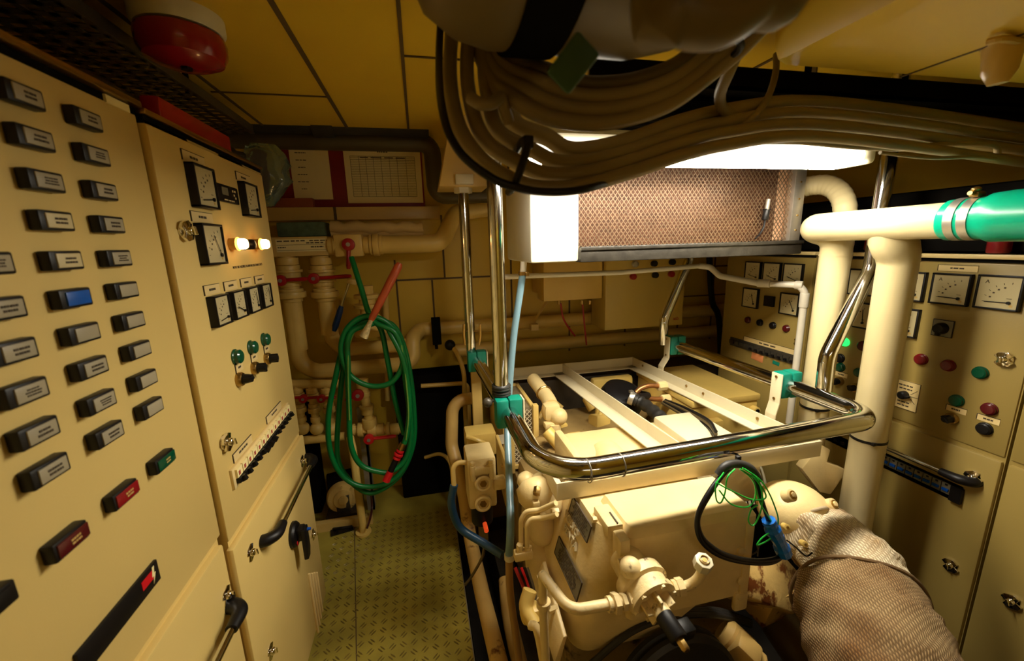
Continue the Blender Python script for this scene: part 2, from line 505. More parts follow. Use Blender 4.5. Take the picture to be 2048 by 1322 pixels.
def room():
    # walking surface of chequered plates
    b = MB()
    b.span((XL, YF, -.012), (.104, YB, 0))
    lug = bmesh.new()
    a = .046; i0 = 0
    y = .25
    j = 0
    while y < 2.44:
        x = -.60; i = 0
        while x < .09:
            if not (y < 1.8 and x < -.56):
                ang = PI / 4 + (PI / 2 if (i + j) % 2 else 0)
                d = Vector((math.cos(ang), math.sin(ang), 0)); n = Vector((-d.y, d.x, 0))
                for s in (-.0062, .0062):
                    c = Vector((x, y, 0)) + n * s
                    L, W, H = .0165, .0034, .0024
                    q = [lug.verts.new(c + d * sx * L + n * sy * W) for sx, sy in ((-1, 0), (-.5, -1), (.5, -1), (1, 0), (.5, 1), (-.5, 1))]
                    t = [lug.verts.new(c + d * sx * L + n * sy * W * .5 + Vector((0, 0, H))) for sx, sy in ((-.7, 0), (-.4, -1), (.4, -1), (.7, 0), (.4, 1), (-.4, 1))]
                    for k in range(6):
                        lug.faces.new((q[k], q[(k + 1) % 6], t[(k + 1) % 6], t[k]))
                    lug.faces.new(t)
            x += a; i += 1
        y += a; j += 1
    b._merge(lug, None, 1)
    # joints between the plates
    b.box((-.36, 1.4, .0006), (.005, 2.1, .0012), m=2, rot=(0, 0, math.radians(8.5)))
    f = b.build('floor', [checker_material(), mat('worn_lugs', (.20, .145, .03), .35, .2, var=.3, scale=18), SEAM])
    structure(f)
    b = MB()
    b.span((.104, YF, -.42), (XR, YB, -.40))
    b.span((1.72, YF, -.02), (XR, YB, 0))
    structure(b.build('floor_bilge', BILGE))
    b = MB(); b.span((.104, YF, -.40), (.112, YB, -.002), m=0); b.span((.1045, YF, -.004), (.1085, YB, .0015), m=1)
    structure(b.build('trim_1', [BLACKM, ALUDULL]))
    # ceiling panels with joint strips
    b = MB()
    b.span((XL, YF, ZC), (XR, YB, ZC + .05))
    for x0, x1 in ((-.309, .012),):
        b.box((-.309, .55, ZC - .002), (.014, 4.5, .006), m=1)
    b.box((-.004, .55, ZC - .002), (.011, 4.5, .006), m=1)
    b.box((.62, .55, ZC - .002), (.011, 4.5, .006), m=1)
    b.box((1.24, .55, ZC - .002), (.011, 4.5, .006), m=1)
    b.box((-.70, .55, ZC - .002), (.011, 4.5, .006), m=1)
    b.box((-.52, 1.93, ZC - .002), (.42, .007, .005), m=1)
    b.box((1.2, 1.507, ZC - .002), (2.4, .007, .005), m=1)
    structure(b.build('ceiling', [CEIL, SEAM]))
    b = MB()
    b.span((XL, YB, -.4), (XR, YB + .05, ZC))
    # joints of the back panelling
    def vj(px, y0, y1):
        p0, p1 = at(px, y0, Y=YB), at(px, y1, Y=YB)
        b.span((p0.x - .006, YB - .003, p1.z), (p0.x + .006, YB, p0.z), m=1)
    vj(882, 430, 556); vj(864, 560, 650); vj(789, 520, 700); vj(672, 414, 438)
    p = at(880, 557, Y=YB)
    b.span((-.2, YB - .003, p.z - .006), (2.4, YB, p.z + .006), m=1)
    for x in (.62, 1.05, 1.5, 1.95, 2.25):
        b.span((x - .006, YB - .003, .9), (x + .006, YB, 2.2), m=1)
    p = at(1420, 590, Y=YB); b.span((1.4, YB - .003, p.z - .005), (2.4, YB, p.z + .005), m=1)
    structure(b.build('wall_back', [WALL, SEAM]))
    for nm, lo, hi in (('wall_left', (XL - .05, YF, -.4), (XL, YB, ZC)), ('wall_right', (XR, YF, -.4), (XR + .05, YB, ZC)), ('wall_rear', (XL, YF - .05, -.4), (XR, YF, ZC))):
        b = MB(); b.span(lo, hi); structure(b.build(nm, WALL))
    # kerb under the pumps at the end of the gangway and ledge under the papers
    b = MB(); b.span((XL, 2.40, 0), (-.40, 2.44, .055)); structure(b.build('trim_2', CREAM))
    p0, p1 = at(530, 415, Y=2.70), at(880, 437, Y=2.70)
    b = MB(); b.span((p0.x - .35, 2.70, p1.z), (p1.x, YB - .002, p0.z), bev=.004)
    q = at(670, 425, Y=2.70)
    b.span((q.x - .008, 2.698, p1.z), (q.x + .008, 2.70, p0.z), m=1)
    structure(b.build('trim_3', [CREAM, SEAM]))


room()


# ------------------------------------------------------------------ instruments (panel space)
def alarm_window(par, u, v, kind, seed):
    b = MB(); M = pm(u, v)
    b.box((0, 0, .009), (.0645, .031, .018), M, bev=.003)
    w = b.build('alarm_window', BLACK, par)
    b = MB()
    lens = {'text': LENS, 'pale': LENSLIT, 'blue': LENSBLUE, 'blank': LENS, 'red': REDB, 'dkred': REDDK, 'green': GREENB, 'dark': BLACK}[kind]
    wd = .058 if kind in ('red', 'dkred', 'green') else .048
    b.box((.0015, 0, .0188), (wd, .0225, .003), M, bev=.0012)
    if kind in ('text', 'pale'):
        scribble(b, M @ Matrix.Translation((.003, 0, .0203)), .034, .0125, 2 if seed % 3 else 3, 1, seed=seed)
    elif kind in ('red', 'dkred', 'green'):
        scribble(b, M @ Matrix.Translation((.004, 0, .0203)), .026, .012, 2, 1, seed=seed)
    l = b.build('lens', [lens, GOLD if kind in ('red', 'dkred', 'green') else INK], w)
    if kind in ('blue', 'red', 'dkred', 'green'):
        w['label'] = {'blue': 'alarm window with a blue lens', 'red': 'alarm window with a bright red lens', 'dkred': 'alarm window with a dark red lens', 'green': 'alarm window with a green lens'}[kind]
    return w


def meter(par, u, v, w, h, ang, letter='', seed=0, quarter=True, dep=.022):
    """square panel meter: bezel, dial, needle pivoting low at the right"""
    M = pm(u, v); b = MB(); t = w * .055
    for sx in (-1, 1):
        b.box((sx * (w - t) / 2, 0, dep / 2), (t, h, dep), M, bev=.0015)
    for sy in (-1, 1):
        b.box((0, sy * (h - t) / 2, dep / 2), (w, t, dep), M, bev=.0015)
    b.box((0, 0, .004), (w - t, h - t, .008), M)
    o = b.build('panel_meter', BLACK, par)
    b = MB(); iw, ih = w - 2 * t, h - 2 * t; D = M @ Matrix.Translation((0, 0, dep * .72))
    b.box((0, 0, 0), (iw, ih, .002), D)
    px, py = (iw * .30, -ih * .30) if quarter else (iw * .28, -ih * .30)
    for k in range(6):
        a = PI / 2 + k / 5 * PI / 2
        r = iw * .62
        b.box((px + r * math.cos(a), py + r * math.sin(a), .0014), (iw * .055, iw * .012, .0008), D, m=1, rot=(0, 0, a))
        if k in (1, 2, 3, 4):
            b.box((px + r * .8 * math.cos(a), py + r * .8 * math.sin(a), .0014), (iw * .05, ih * .05, .0006), D, m=1)
    b.box((px - iw * .01, py + ih * .13, .0014), (iw * .12, ih * .015, .0006), D, m=1)
    b.box((px + iw * .06, py - ih * .1, .0014), (iw * .08, ih * .07, .0006), D, m=2)
    if letter:
        b.text(letter, ih * .16, D @ Matrix.Translation((-iw * .30, ih * .34, .0016)), m=1)
    b.build('dial', [DIAL, INK, GOLD], o)
    b = MB(); a = math.radians(ang); L = iw * .58
    b.box((px + L / 2 * math.cos(a), py + L / 2 * math.sin(a), .004), (L, iw * .028, .001), D, rot=(0, 0, a))
    b.cyl((px, py, .002), (px, py, .006), iw * .05, M=D, seg=14)
    b.build('needle', BLACK, o)
    return o


def tally(par, u, v, w, h, seed, name='label_strip', rows=1, col=None):
    b = MB(); M = pm(u, v)
    b.box((0, 0, .001), (w, h, .002), M)
    b.box((-w / 2, 0, .0012), (.002, h, .0034), M, m=1); b.box((0, h / 2, .0012), (w, .0014, .0034), M, m=1)
    scribble(b, M @ Matrix.Translation((0, 0, .002)), w * .6, h * .45, rows, 1, seed=seed)
    return b.build(name, [PANELEDGE, INK], par)


def push_button(par, u, v, r, m, lab=None, dep=.016, dome=True, nm='push_button'):
    b = MB(); M = pm(u, v)
    b.lathe([(r * 1.12, 0), (r * 1.12, .004), (r, .006), (r, dep * .8), (r * .8, dep), (0, dep * 1.06)], M, seg=22)
    o = b.build(nm, m, par)
    if lab:
        o['label'] = lab
    return o


def knob_switch(par, u, v, r, lab=None, ang=20):
    b = MB(); M = pm(u, v)
    b.lathe([(r * 1.15, 0), (r * 1.15, .012), (r, .016), (0, .016)], M, seg=24)
    o = b.build('selector_switch', BRASS, par)
    b = MB()
    b.lathe([(r * .8, .016), (r * .78, .024), (r * .62, .040), (0, .040)], M, seg=20)
    b.box((0, 0, .030), (r * .45, r * 1.7, .022), M, bev=.002, rot=(0, 0, math.radians(ang)))
    b.build('knob', BLACK, o)
    return o


def latch(par, u, v, s=1.0, ang=0, m=None):
    """quarter-turn wing latch"""
    M = pm(u, v) @ Matrix.Rotation(math.radians(ang), 4, 'Z') @ Matrix.Scale(s, 4); b = MB()
    b.cyl((0, 0, 0), (0, 0, .006), .021, M=M, seg=28, bev=.002)
    b.prism([(-.024, .012), (-.012, .024), (.012, .024), (.024, .012), (.013, 0), (.024, -.012), (.012, -.024), (-.012, -.024), (-.024, -.012), (-.013, 0)], .009, M @ Matrix.Translation((0, 0, .006)), bev=.002)
    b.cyl((0, 0, .014), (0, 0, .024), .0125, .0095, M=M, seg=20, bev=.002)
    b.box((0, 0, .027), (.006, .021, .010), M, bev=.002)
    return b.build('latch', m or CHROME, par)


def bar_handle(par, u0, u1, v, w=.05, r=.0095):
    """round bar between two black end grips"""
    b = MB()
    b.cyl((u0 + .02, -w, v), (u1 - .02, -w, v), r, seg=18)
    o = b.build('door_handle', STEEL, par)
    for u, s in ((u0, 1), (u1, -1)):
        b = MB()
        b.tube(catmull([(u - s * .048, -.004, v), (u - s * .044, -w * .55, v), (u - s * .020, -w * .98, v), (u + s * .032, -w, v)], 5), [.021, .021, .019, .015], 14, flat=(1, .9))
        b.build('grip', BLACK, o)
    return o


# ------------------------------------------------------------------ left switchboard
def left_board():
    M = Matrix.Translation((-.572, 0, 0)) @ Matrix.Rotation(PI / 2, 4, 'Z')
    A = thing('switchboard_cabinet', 'cream steel alarm cabinet with three columns of black framed alarm windows, left of the gangway', 'switchboard cabinet', M)
    b = MB(); b.span((-.60, .004, .06), (1.100, .50, 2.0)); b.span((-.60, .02, 0), (1.108, .48, .06)); b.build('body', PANEL, A)
    b = MB(); b.span((-.55, -.0, .956), (1.112, .012, 1.992), bev=.004); b.build('upper_door', PANEL, A)
    b = MB(); b.span((-.55, -.012, .10), (1.092, .018, .942), bev=.006); b.build('lower_door', PANEL, A)
    b = MB(); b.span((-.60, -.014, 2.006), (1.116, .03, 2.020), bev=.004); b.span((-.6, .002, 1.99), (1.112, .02, 2.006), m=1)
    b.build('top_rail', [BRASS, BLACKM], A)
    b = MB(); b.span((1.020, -.003, 1.989), (1.088, .003, 2.004)); b.build('tape_label', PAPER, A)
    rows = [1.936, 1.876, 1.814, 1.754, 1.692, 1.631, 1.571, 1.511, 1.449, 1.388]
    c1 = ['text', 'text', 'text', 'pale', 'pale', 'blue', 'blank', 'text', 'text', 'text']
    c2 = ['text'] * 5 + ['blank'] * 5
    k = 1
    for col, kinds, u in (('c1', c1, .813), ('c2', c2, .936)):
        for v, kd in zip(rows, kinds):
            alarm_window(A, u, v, kd, k); k += 1
    for v in rows[4:]:
        alarm_window(A, .690, v, 'text', k); k += 1
    alarm_window(A, .690, 1.268, 'dkred', 3); alarm_window(A, .814, 1.268, 'red', 4); alarm_window(A, .936, 1.268, 'green', 5)
    alarm_window(A, .567, 1.268, 'dark', 6)
    b = MB(); Mp = pm(.762, 1.066)
    b.box((0, 0, .003), (.205, .046, .006), Mp, bev=.001)
    o = b.build('name_plate', BLACK, A)
    b = MB(); b.box((.067, .004, .0064), (.034, .018, .001), Mp, m=0); b.build('warning_mark', REDBRIGHT, o)
    b = MB(); b.prism([(.084, .018), (.090, .018), (.086, .004), (.091, .004), (.080, -.016), (.084, -.001), (.079, -.001)], .001, Mp @ Matrix.Translation((0, 0, .006))); b.build('flash_symbol', PAPER, o)
    latch(A, 1.062, .807, ang=10)
    bar_handle(A, .43, 1.012, .776)

    Xb = -.5585; F = .9764
    M = Matrix.Translation((Xb, 0, 0)) @ Matrix.Rotation(PI / 2, 4, 'Z')
    B = thing('switchboard_cabinet', 'cream steel meter cabinet with two lit amber lamps, left of the gangway', 'switchboard cabinet', M)
    U = lambda u: u * F
    V = lambda v: 1.7 + (v - 1.7) * F
    u0, u1 = 1.117, 1.812
    b = MB(); b.span((u0 + .001, .004, .05), (u1, .53, 1.985)); b.span((u0 + .001, .03, 0), (u1 - .01, .5, .05)); b.build('body', PANEL, B)
    b = MB(); b.span((u0, 0, .925), (u1, .02, 1.978), bev=.004); b.build('upper_door', PANEL, B)
    b = MB(); b.span((u0 - .012, -.012, .085), (u1 + .004, .008, .908), bev=.006); b.build('lower_door', PANEL, B)
    b = MB(); b.span((u0 + .002, -.002, 1.996), (u1 + .01, .03, 2.010), bev=.004); b.span((u0, .004, 1.978), (u1, .02, 1.996), m=1)
    b.build('top_rail', [BRASS, BLACKM], B)
    def me(c, w, h, ang, seed, lab=True):
        meter(B, U(c[0]), V(c[1]), w * F, h * F, ang, seed=seed)
        if lab:
            tally(B, U(c[0]) - .003, V(c[1] + h / 2 + .017), w * .98, .026, seed)
    me((1.332, 1.872), .118, .112, 186, 1); me((1.658, 1.871), .118, .113, 186, 2); me((1.322, 1.719), .118, .112, 118, 3)
    for i, (u, a) in enumerate(((1.304, 186), (1.423, 158), (1.542, 100), (1.662, 96))):
        me((u, 1.536), .090, .086, a, 10 + i)
    b = MB(); Md = pm(U(1.494), V(1.873)); b.box((0, 0, .004), (.155, .052, .008), Md, bev=.004); o = b.build('digital_display', BLACK, B)
    b = MB(); b.box((-.020, .006, .0085), (.040, .022, .001), Md); b.build('screen', GREYPL, o)
    b = MB()
    for du, dv in ((.035, .012), (.050, .012), (.042, 0), (.050, -.008)):
        b.box((du, dv, .0086), (.007, .006, .0012), Md)
    scribble(b, Md @ Matrix.Translation((0, -.019, .0083)), .11, .007, 1, 0)
    b.build('key_pad', LENSLIT, o)
    for u in (1.468, 1.664):
        b = MB(); Ml = pm(U(u), V(1.7205)); b.lathe([(.018, 0), (.018, .020), (.0165, .022), (0, .022)], Ml); o = b.build('indicator_lamp', BRASS, B)
        o['label'] = 'round indicator lamp glowing amber'
        b = MB(); b.lathe([(.0165, .022), (.0165, .040), (.013, .047), (0, .049)], Ml); b.build('lens', AMBERC, o)
        b = MB(); b.torus((0, 0, .023), .0168, .0035, M=Ml); b.build('rim', AMBER, o)
    push_button(B, U(1.571), V(1.7195), .0165, BLACK, 'black buzzer cap between the amber lamps', dep=.034, nm='buzzer')
    b = MB(); b.text('NOTE NO AUDIBLE ALARM IN LESS THAN 5 SECS', .0112, pm(U(1.585), V(1.648), .0006)); b.build('printed_note', INK, B)
    for i, u in enumerate((1.367, 1.488, 1.609)):
        push_button(B, U(u), V(1.382), .021, GREENB, 'green push button', dep=.020)
        tally(B, U(u) + .016, V(1.345), .052, .026, 30 + i)
        knob_switch(B, U(u) - .004, V(1.311), .0185, ang=(80, 12, -8)[i])
    # row of miniature circuit breakers behind a cut-out
    b = MB(); Mb = pm(U(1.478), V(1.056)); W, H = .52, .060
    b.box((0, 0, .004), (W, H, .008), Mb, bev=.001)
    o = b.build('circuit_breaker_strip', [PANELEDGE], B)
    b = MB()
    for i in range(13):
        x = -W / 2 + .030 + i * .0385
        b.box((x, .010, .011), (.034, .026, .007), Mb, m=0)
        b.box((x - .004, .008, .015), (.010, .012, .001), Mb, m=1)
        b.box((x, -.012, .013), (.034, .014, .013), Mb, m=2)
        up = i in (5, 6, 7)
        b.box((x, -.014 + (-.009 if up else .002), .022), (.012, .016, .014), Mb, m=2, rot=(.5 if up else -.4, 0, 0))
    b.build('breaker_row', [PAPER, INKRED, BLACK], o)
    tally(B, U(1.315), V(1.104), .135, .026, 41); tally(B, U(1.600), V(1.104), .155, .026, 42)
    for u, v, a in ((1.208, 1.752, 12), (1.213, 1.174, 20), (1.222, .806, 14), (1.790, .795, 5), (1.792, .428, 30), (1.232, .426, 8)):
        latch(B, U(u), V(v), ang=a)
    bar_handle(B, U(1.350), U(1.795), V(.782))
    # isolator with a drop lever
    Mr = pm(U(1.560), V(.607)); b = MB()
    b.lathe([(.048, 0), (.048, .022), (.042, .030), (0, .030)], Mr)
    b.box((.004, 0, .040), (.040, .052, .030), Mr, bev=.006)
    b.prism([(-.020, .020), (.024, .020), (.024, -.075), (.008, -.105), (-.020, -.105)], .016, Mr @ Matrix.Translation((0, 0, .046)), bev=.003)
    o = b.build('rotary_isolator', BLACK, B)
    b = MB(); b.cyl((-.012, -.030, .02), (-.012, -.030, .032), .010, M=Mr); b.build('red_stop', REDBRIGHT, o)
    b = MB(); b.cyl((.014, .004, .052), (.014, .004, .074), .008, .005, M=Mr); b.build('lock_tip', BLUE, o)
    b = MB()
    for i in range(4):
        b.box((0, 0, 0), (.010, .010, .30 - i * .03), Matrix.Translation((U(1.66) + i * .030, -.016, .22 - i * .01)), bev=.003)
    b.build('vent_louvres', PANELEDGE, B)


left_board()
# ------------------------------------------------------------------ right switchboard
REDLAMP = mat('red_lamp_glass', (.17, .007, .009), .25, var=0)


def right_board():
    M = Matrix.Translation((1.9, 0, 0)) @ Matrix.Rotation(-PI / 2, 4, 'Z')

    def cab(y0, y1, label, prot=0.0):
        t = thing('switchboard_cabinet', label, 'switchboard cabinet', M)
        u0, u1 = -y1, -y0
        b = MB(); b.span((u0 + .001, .006, .0), (u1 - .001, .50, 1.60)); b.build('body', PANEL_SHADE, t)
        b = MB(); b.span((u0 + .004, -prot, .937), (u1 - .004, .02, 1.588), bev=.005); b.build('upper_door', PANEL_SHADE, t)
        b = MB(); b.span((u0 + .004, -prot - .006, .05), (u1 - .004, .02, .922), bev=.008); b.build('lower_door', PANEL_SHADE, t)
        b = MB(); b.span((u0, -.010, 1.602), (u1, .03, 1.618), bev=.003); b.span((u0 + .004, .002, 1.590), (u1 - .004, .02, 1.602), m=1)
        b.build('top_rail', [PANELEDGE, BLACKM], t)
        return t
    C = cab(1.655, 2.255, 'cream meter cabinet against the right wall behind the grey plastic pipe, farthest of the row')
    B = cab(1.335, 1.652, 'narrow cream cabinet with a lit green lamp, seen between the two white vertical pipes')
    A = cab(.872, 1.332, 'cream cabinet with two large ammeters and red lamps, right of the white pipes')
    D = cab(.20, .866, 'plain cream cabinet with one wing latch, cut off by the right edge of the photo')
    mt = lambda p, y, v, s, a, l='', sd=0: meter(p, -y, v, s, s, a, l, seed=sd, dep=.016)
    for i, (y, v, a) in enumerate(((2.031, 1.500, 168), (1.899, 1.500, 165), (1.766, 1.500, 162), (2.031, 1.345, 110), (1.766, 1.345, 118))):
        mt(C, y, v, .115, a, '', i)
    b = MB(); b.box((0, 0, .008), (.064, .058, .016), pm(-1.896, 1.344), bev=.002); b.build('counter', BLACK, C)
    for y, m, l in ((2.039, REDDK, 'dark red lamp'), (1.949, BLACK, None), (1.859, BLACK, None), (1.772, REDDK, 'dark red lamp')):
        push_button(C, -y, 1.212, .018, m, l)
    Mb = pm(-1.925, 1.055); b = MB(); b.box((0, 0, .003), (.48, .052, .006), Mb); o = b.build('circuit_breaker_strip', DARKGREY, C)
    b = MB()
    for i in range(12):
        x = -.22 + i * .040
        b.box((x, 0, .010), (.034, .022, .010), Mb, m=0)
        if i > 3:
            b.box((x, -.008, .018), (.013, .014, .014), Mb, m=1, rot=(-.4, 0, 0))
    b.build('breaker_row', [DARKGREY, BLACK], o)
    tally(C, -1.88, 1.094, .36, .030, 5)
    b = MB(); b.box((0, 0, .0012), (.085, .042, .002), pm(-1.946, 1.005), bev=.0008, rot=(0, 0, -.08)); b.build('sticker', mat('orange_sticker', (.62, .22, .07), .7, var=.05), C)
    b = MB(); b.box((0, 0, .0012), (.045, .02, .002), pm(-1.815, 1.006), bev=.0008, rot=(0, 0, -.08)); b.build('sticker', TEAL, C)
    mt(B, 1.418, 1.490, .115, 182, '', 8); mt(B, 1.555, 1.490, .115, 182, '', 9); mt(B, 1.418, 1.345, .115, 94, '', 10); mt(B, 1.555, 1.345, .115, 98, '', 11)
    push_button(B, -1.457, 1.210, .018, GREENLIT, 'lit green lamp'); push_button(B, -1.377, 1.211, .020, REDDK, 'dark red lamp')
    for y, v, m, l in ((1.469, 1.130, BLACK, None), (1.461, 1.088, GREENB, 'dark green lamp'), (1.376, 1.088, GREENB, 'dark green lamp')):
        push_button(B, -y, v, .019, m, l)
    knob_switch(B, -1.456, 1.021, .018, ang=30); knob_switch(B, -1.379, 1.015, .018, ang=60); tally(B, -1.455, 1.054, .06, .022, 3)
    mt(A, 1.242, 1.490, .115, 181, '', 12); mt(A, 1.242, 1.345, .115, 180, '', 13)
    mt(A, 1.107, 1.491, .115, 178, 'A', 14); mt(A, .976, 1.493, .116, 181, 'A', 15)
    tally(A, -1.102, 1.567, .115, .022, 6)
    b = MB(); Ms = pm(-1.110, 1.344); b.box((0, 0, .003), (.060, .060, .006), Ms, bev=.002); o = b.build('selector_switch', GREYPL, A)
    b = MB(); b.box((0, 0, .002), (.064, .064, .004), Ms); b.build('frame', BLACK, o)
    b = MB(); b.lathe([(.022, .006), (.021, .020), (.016, .030), (0, .032)], Ms); b.box((.0, -.012, .022), (.012, .030, .018), Ms, bev=.003); b.build('knob', BLACK, o)
    for y, v, m, l in ((1.157, 1.210, REDLAMP, 'red lamp'), (1.071, 1.210, REDLAMP, 'red lamp'), (.980, 1.210, GREENB, 'dark green lamp'), (1.027, 1.088, GREENB, 'dark green lamp'), (.937, 1.091, REDDK, 'dark red lamp'), (.938, 1.017, BLACK, None)):
        push_button(A, -y, v, .020, m, l)
    knob_switch(A, -1.030, 1.016, .018, ang=50); tally(A, -1.024, 1.053, .06, .022, 7); tally(A, -.935, 1.053, .06, .022, 8)
    b = MB(); Mp = pm(-1.190, 1.050); b.box((0, 0, .0015), (.096, .118, .003), Mp)
    o = b.build('switch_plate', PANELEDGE, A)
    b = MB()
    for yy in (.040, .026, -.030, -.044):
        scribble(b, Mp @ Matrix.Translation((0, yy, .003)), .075, .010, 1, 0, seed=int(yy * 1000))
    b.box((.030, .018, .0034), (.030, .0015, .001), Mp, rot=(0, 0, .8)); b.box((.03, 0, .0034), (.034, .0015, .001), Mp); b.box((.030, -.018, .0034), (.026, .0015, .001), Mp, rot=(0, 0, -.8))
    for sx in (-1, 1):
        b.box((sx * .0475, 0, .0034), (.0014, .118, .001), Mp)
    for sy in (-1, 1):
        b.box((0, sy * .0585, .0034), (.096, .0014, .001), Mp)
    b.build('printed_scale', INK, o)
    b = MB(); b.lathe([(.017, .003), (.016, .022), (.011, .028), (0, .029)], Mp); b.box((.012, 0, .018), (.030, .010, .016), Mp, bev=.003); b.build('knob', BLACK, o)
    bar_handle(A, -1.27, -.975, .818, w=.045)
    Mb = pm(-1.135, .742); b = MB(); b.box((0, 0, .003), (.36, .070, .006), Mb); o = b.build('circuit_breaker_strip', GREYPL, A)
    b = MB()
    for i in range(11):
        x = -.165 + i * .030
        b.box((x, .004, .009), (.027, .040, .008), Mb, m=0)
        b.box((x, .000, .014), (.020, .010, .010), Mb, m=1 if i else 3)
        b.box((x, .019, .0134), (.008, .007, .001), Mb, m=2)
    b.box((.168, -.002, .012), (.034, .060, .016), Mb, m=2)
    b.build('breaker_row', [GREYPL, BLUE, BLACK, REDBRIGHT], o)
    b = MB()
    for i in range(9):
        scribble(b, pm(-1.27 + i * .031, .655 - (i % 3) * .006) @ Matrix.Rotation(PI / 2, 4, 'Z'), .075 + .02 * (i % 2), .006, 1, 0, seed=i)
    scribble(b, pm(-1.16, .702), .14, .007, 1, 0, z=.0008)
    b.build('printed_list', INK, A)
    latch(C, -1.690, 1.156, .9); latch(A, -.927, 1.274, ang=8); latch(A, -.935, .830, ang=30); latch(A, -.941, .455, ang=14); latch(D, -.774, .457, ang=22)
    for t in (A, B, C, D):
        pass
    # channel lining the lower door of the middle cabinet
    b = MB(); Mb = pm(-1.49, .735); b.box((0, 0, .003), (.26, .050, .006), Mb); o = b.build('circuit_breaker_strip', GREYPL, B)
    b = MB()
    for i in range(7):
        b.box((-.105 + i * .034, 0, .011), (.016, .016, .012), Mb)
    b.build('breaker_row', BLACK, o)


right_board()


def above_right_cabinets():
    b = MB(); b.span((1.96, .25, 1.62), (2.40, 2.25, 1.86), bev=.02)
    solo('cable_duct', b, BLACKM, 'black cable duct lying on top of the right cabinets', 'duct')
    for i, (y, z, r) in enumerate(((1.02, 1.655, .030), (1.42, 1.66, .034))):
        b = MB(); b.cyl((1.93, y, z - .035), (1.93, y, z + .03), r, bev=.008); b.ball((1.93, y, z + .03), r * .9, (1, 1, .6), u=16, v=10)
        solo('warning_beacon', b, REDLAMP, ('red beacon on the right cabinets below the teal hose clips', 'red beacon on the right cabinets behind the steel post')[i], 'beacon')
    b = MB(); b.tube([(1.97, .3, 1.935), (1.97, .96, 1.93)], .012, 10)
    for y in (.5, .9):
        b.cyl((1.97, y, 1.86), (1.97, y, 1.93), .005, seg=8)
    solo('conduit', b, mat('teal_grey_conduit', (.10, .17, .13), .4, var=.1), 'teal grey conduit running above the black duct at the right', 'conduit')


above_right_cabinets()


# ------------------------------------------------------------------ end of the gangway
def rect(mb, x0, y0, x1, y1, Y, d, m=0, bev=.003):
    """box whose front face covers a pixel rectangle at depth Y"""
    a, b_ = at(x0, y0, Y=Y), at(x1, y1, Y=Y)
    c, e = at(x0, y1, Y=Y), at(x1, y0, Y=Y)
    xl, xr = (a.x + c.x) / 2, (b_.x + e.x) / 2; zt, zb = (a.z + e.z) / 2, (b_.z + c.z) / 2
    mb.span((xl, Y, zb), (xr, Y + d, zt), bev=bev, m=m)
    return (xl + xr) / 2, (zb + zt) / 2, xr - xl, zt - zb


def lever(par, hub, end, r=.010, m=RED, hr=.022, nm='valve_handle'):
    hub, end = Vector(hub), Vector(end); b = MB()
    b.cyl(hub + Vector((0, .014, 0)), hub + Vector((0, -.016, 0)), hr, seg=20, bev=.004)
    d = (end - hub)
    b.tube([hub, hub + d * .5, hub + d * .85, end], [r * 1.1, r * 1.05, r * 1.2, r * .8], 10, flat=(1, .8))
    b.cyl(hub + Vector((0, -.016, 0)), hub + Vector((0, -.021, 0)), hr * .35, m=1, seg=8)
    return b.build(nm, [m, ALUDULL], par)


def flange(b, p, d, r, t=.014, m=0, seg=20):
    d = Vector(d).normalized(); p = Vector(p)
    b.cyl(p - d * t / 2, p + d * t / 2, r, seg=seg, m=m, bev=.002)


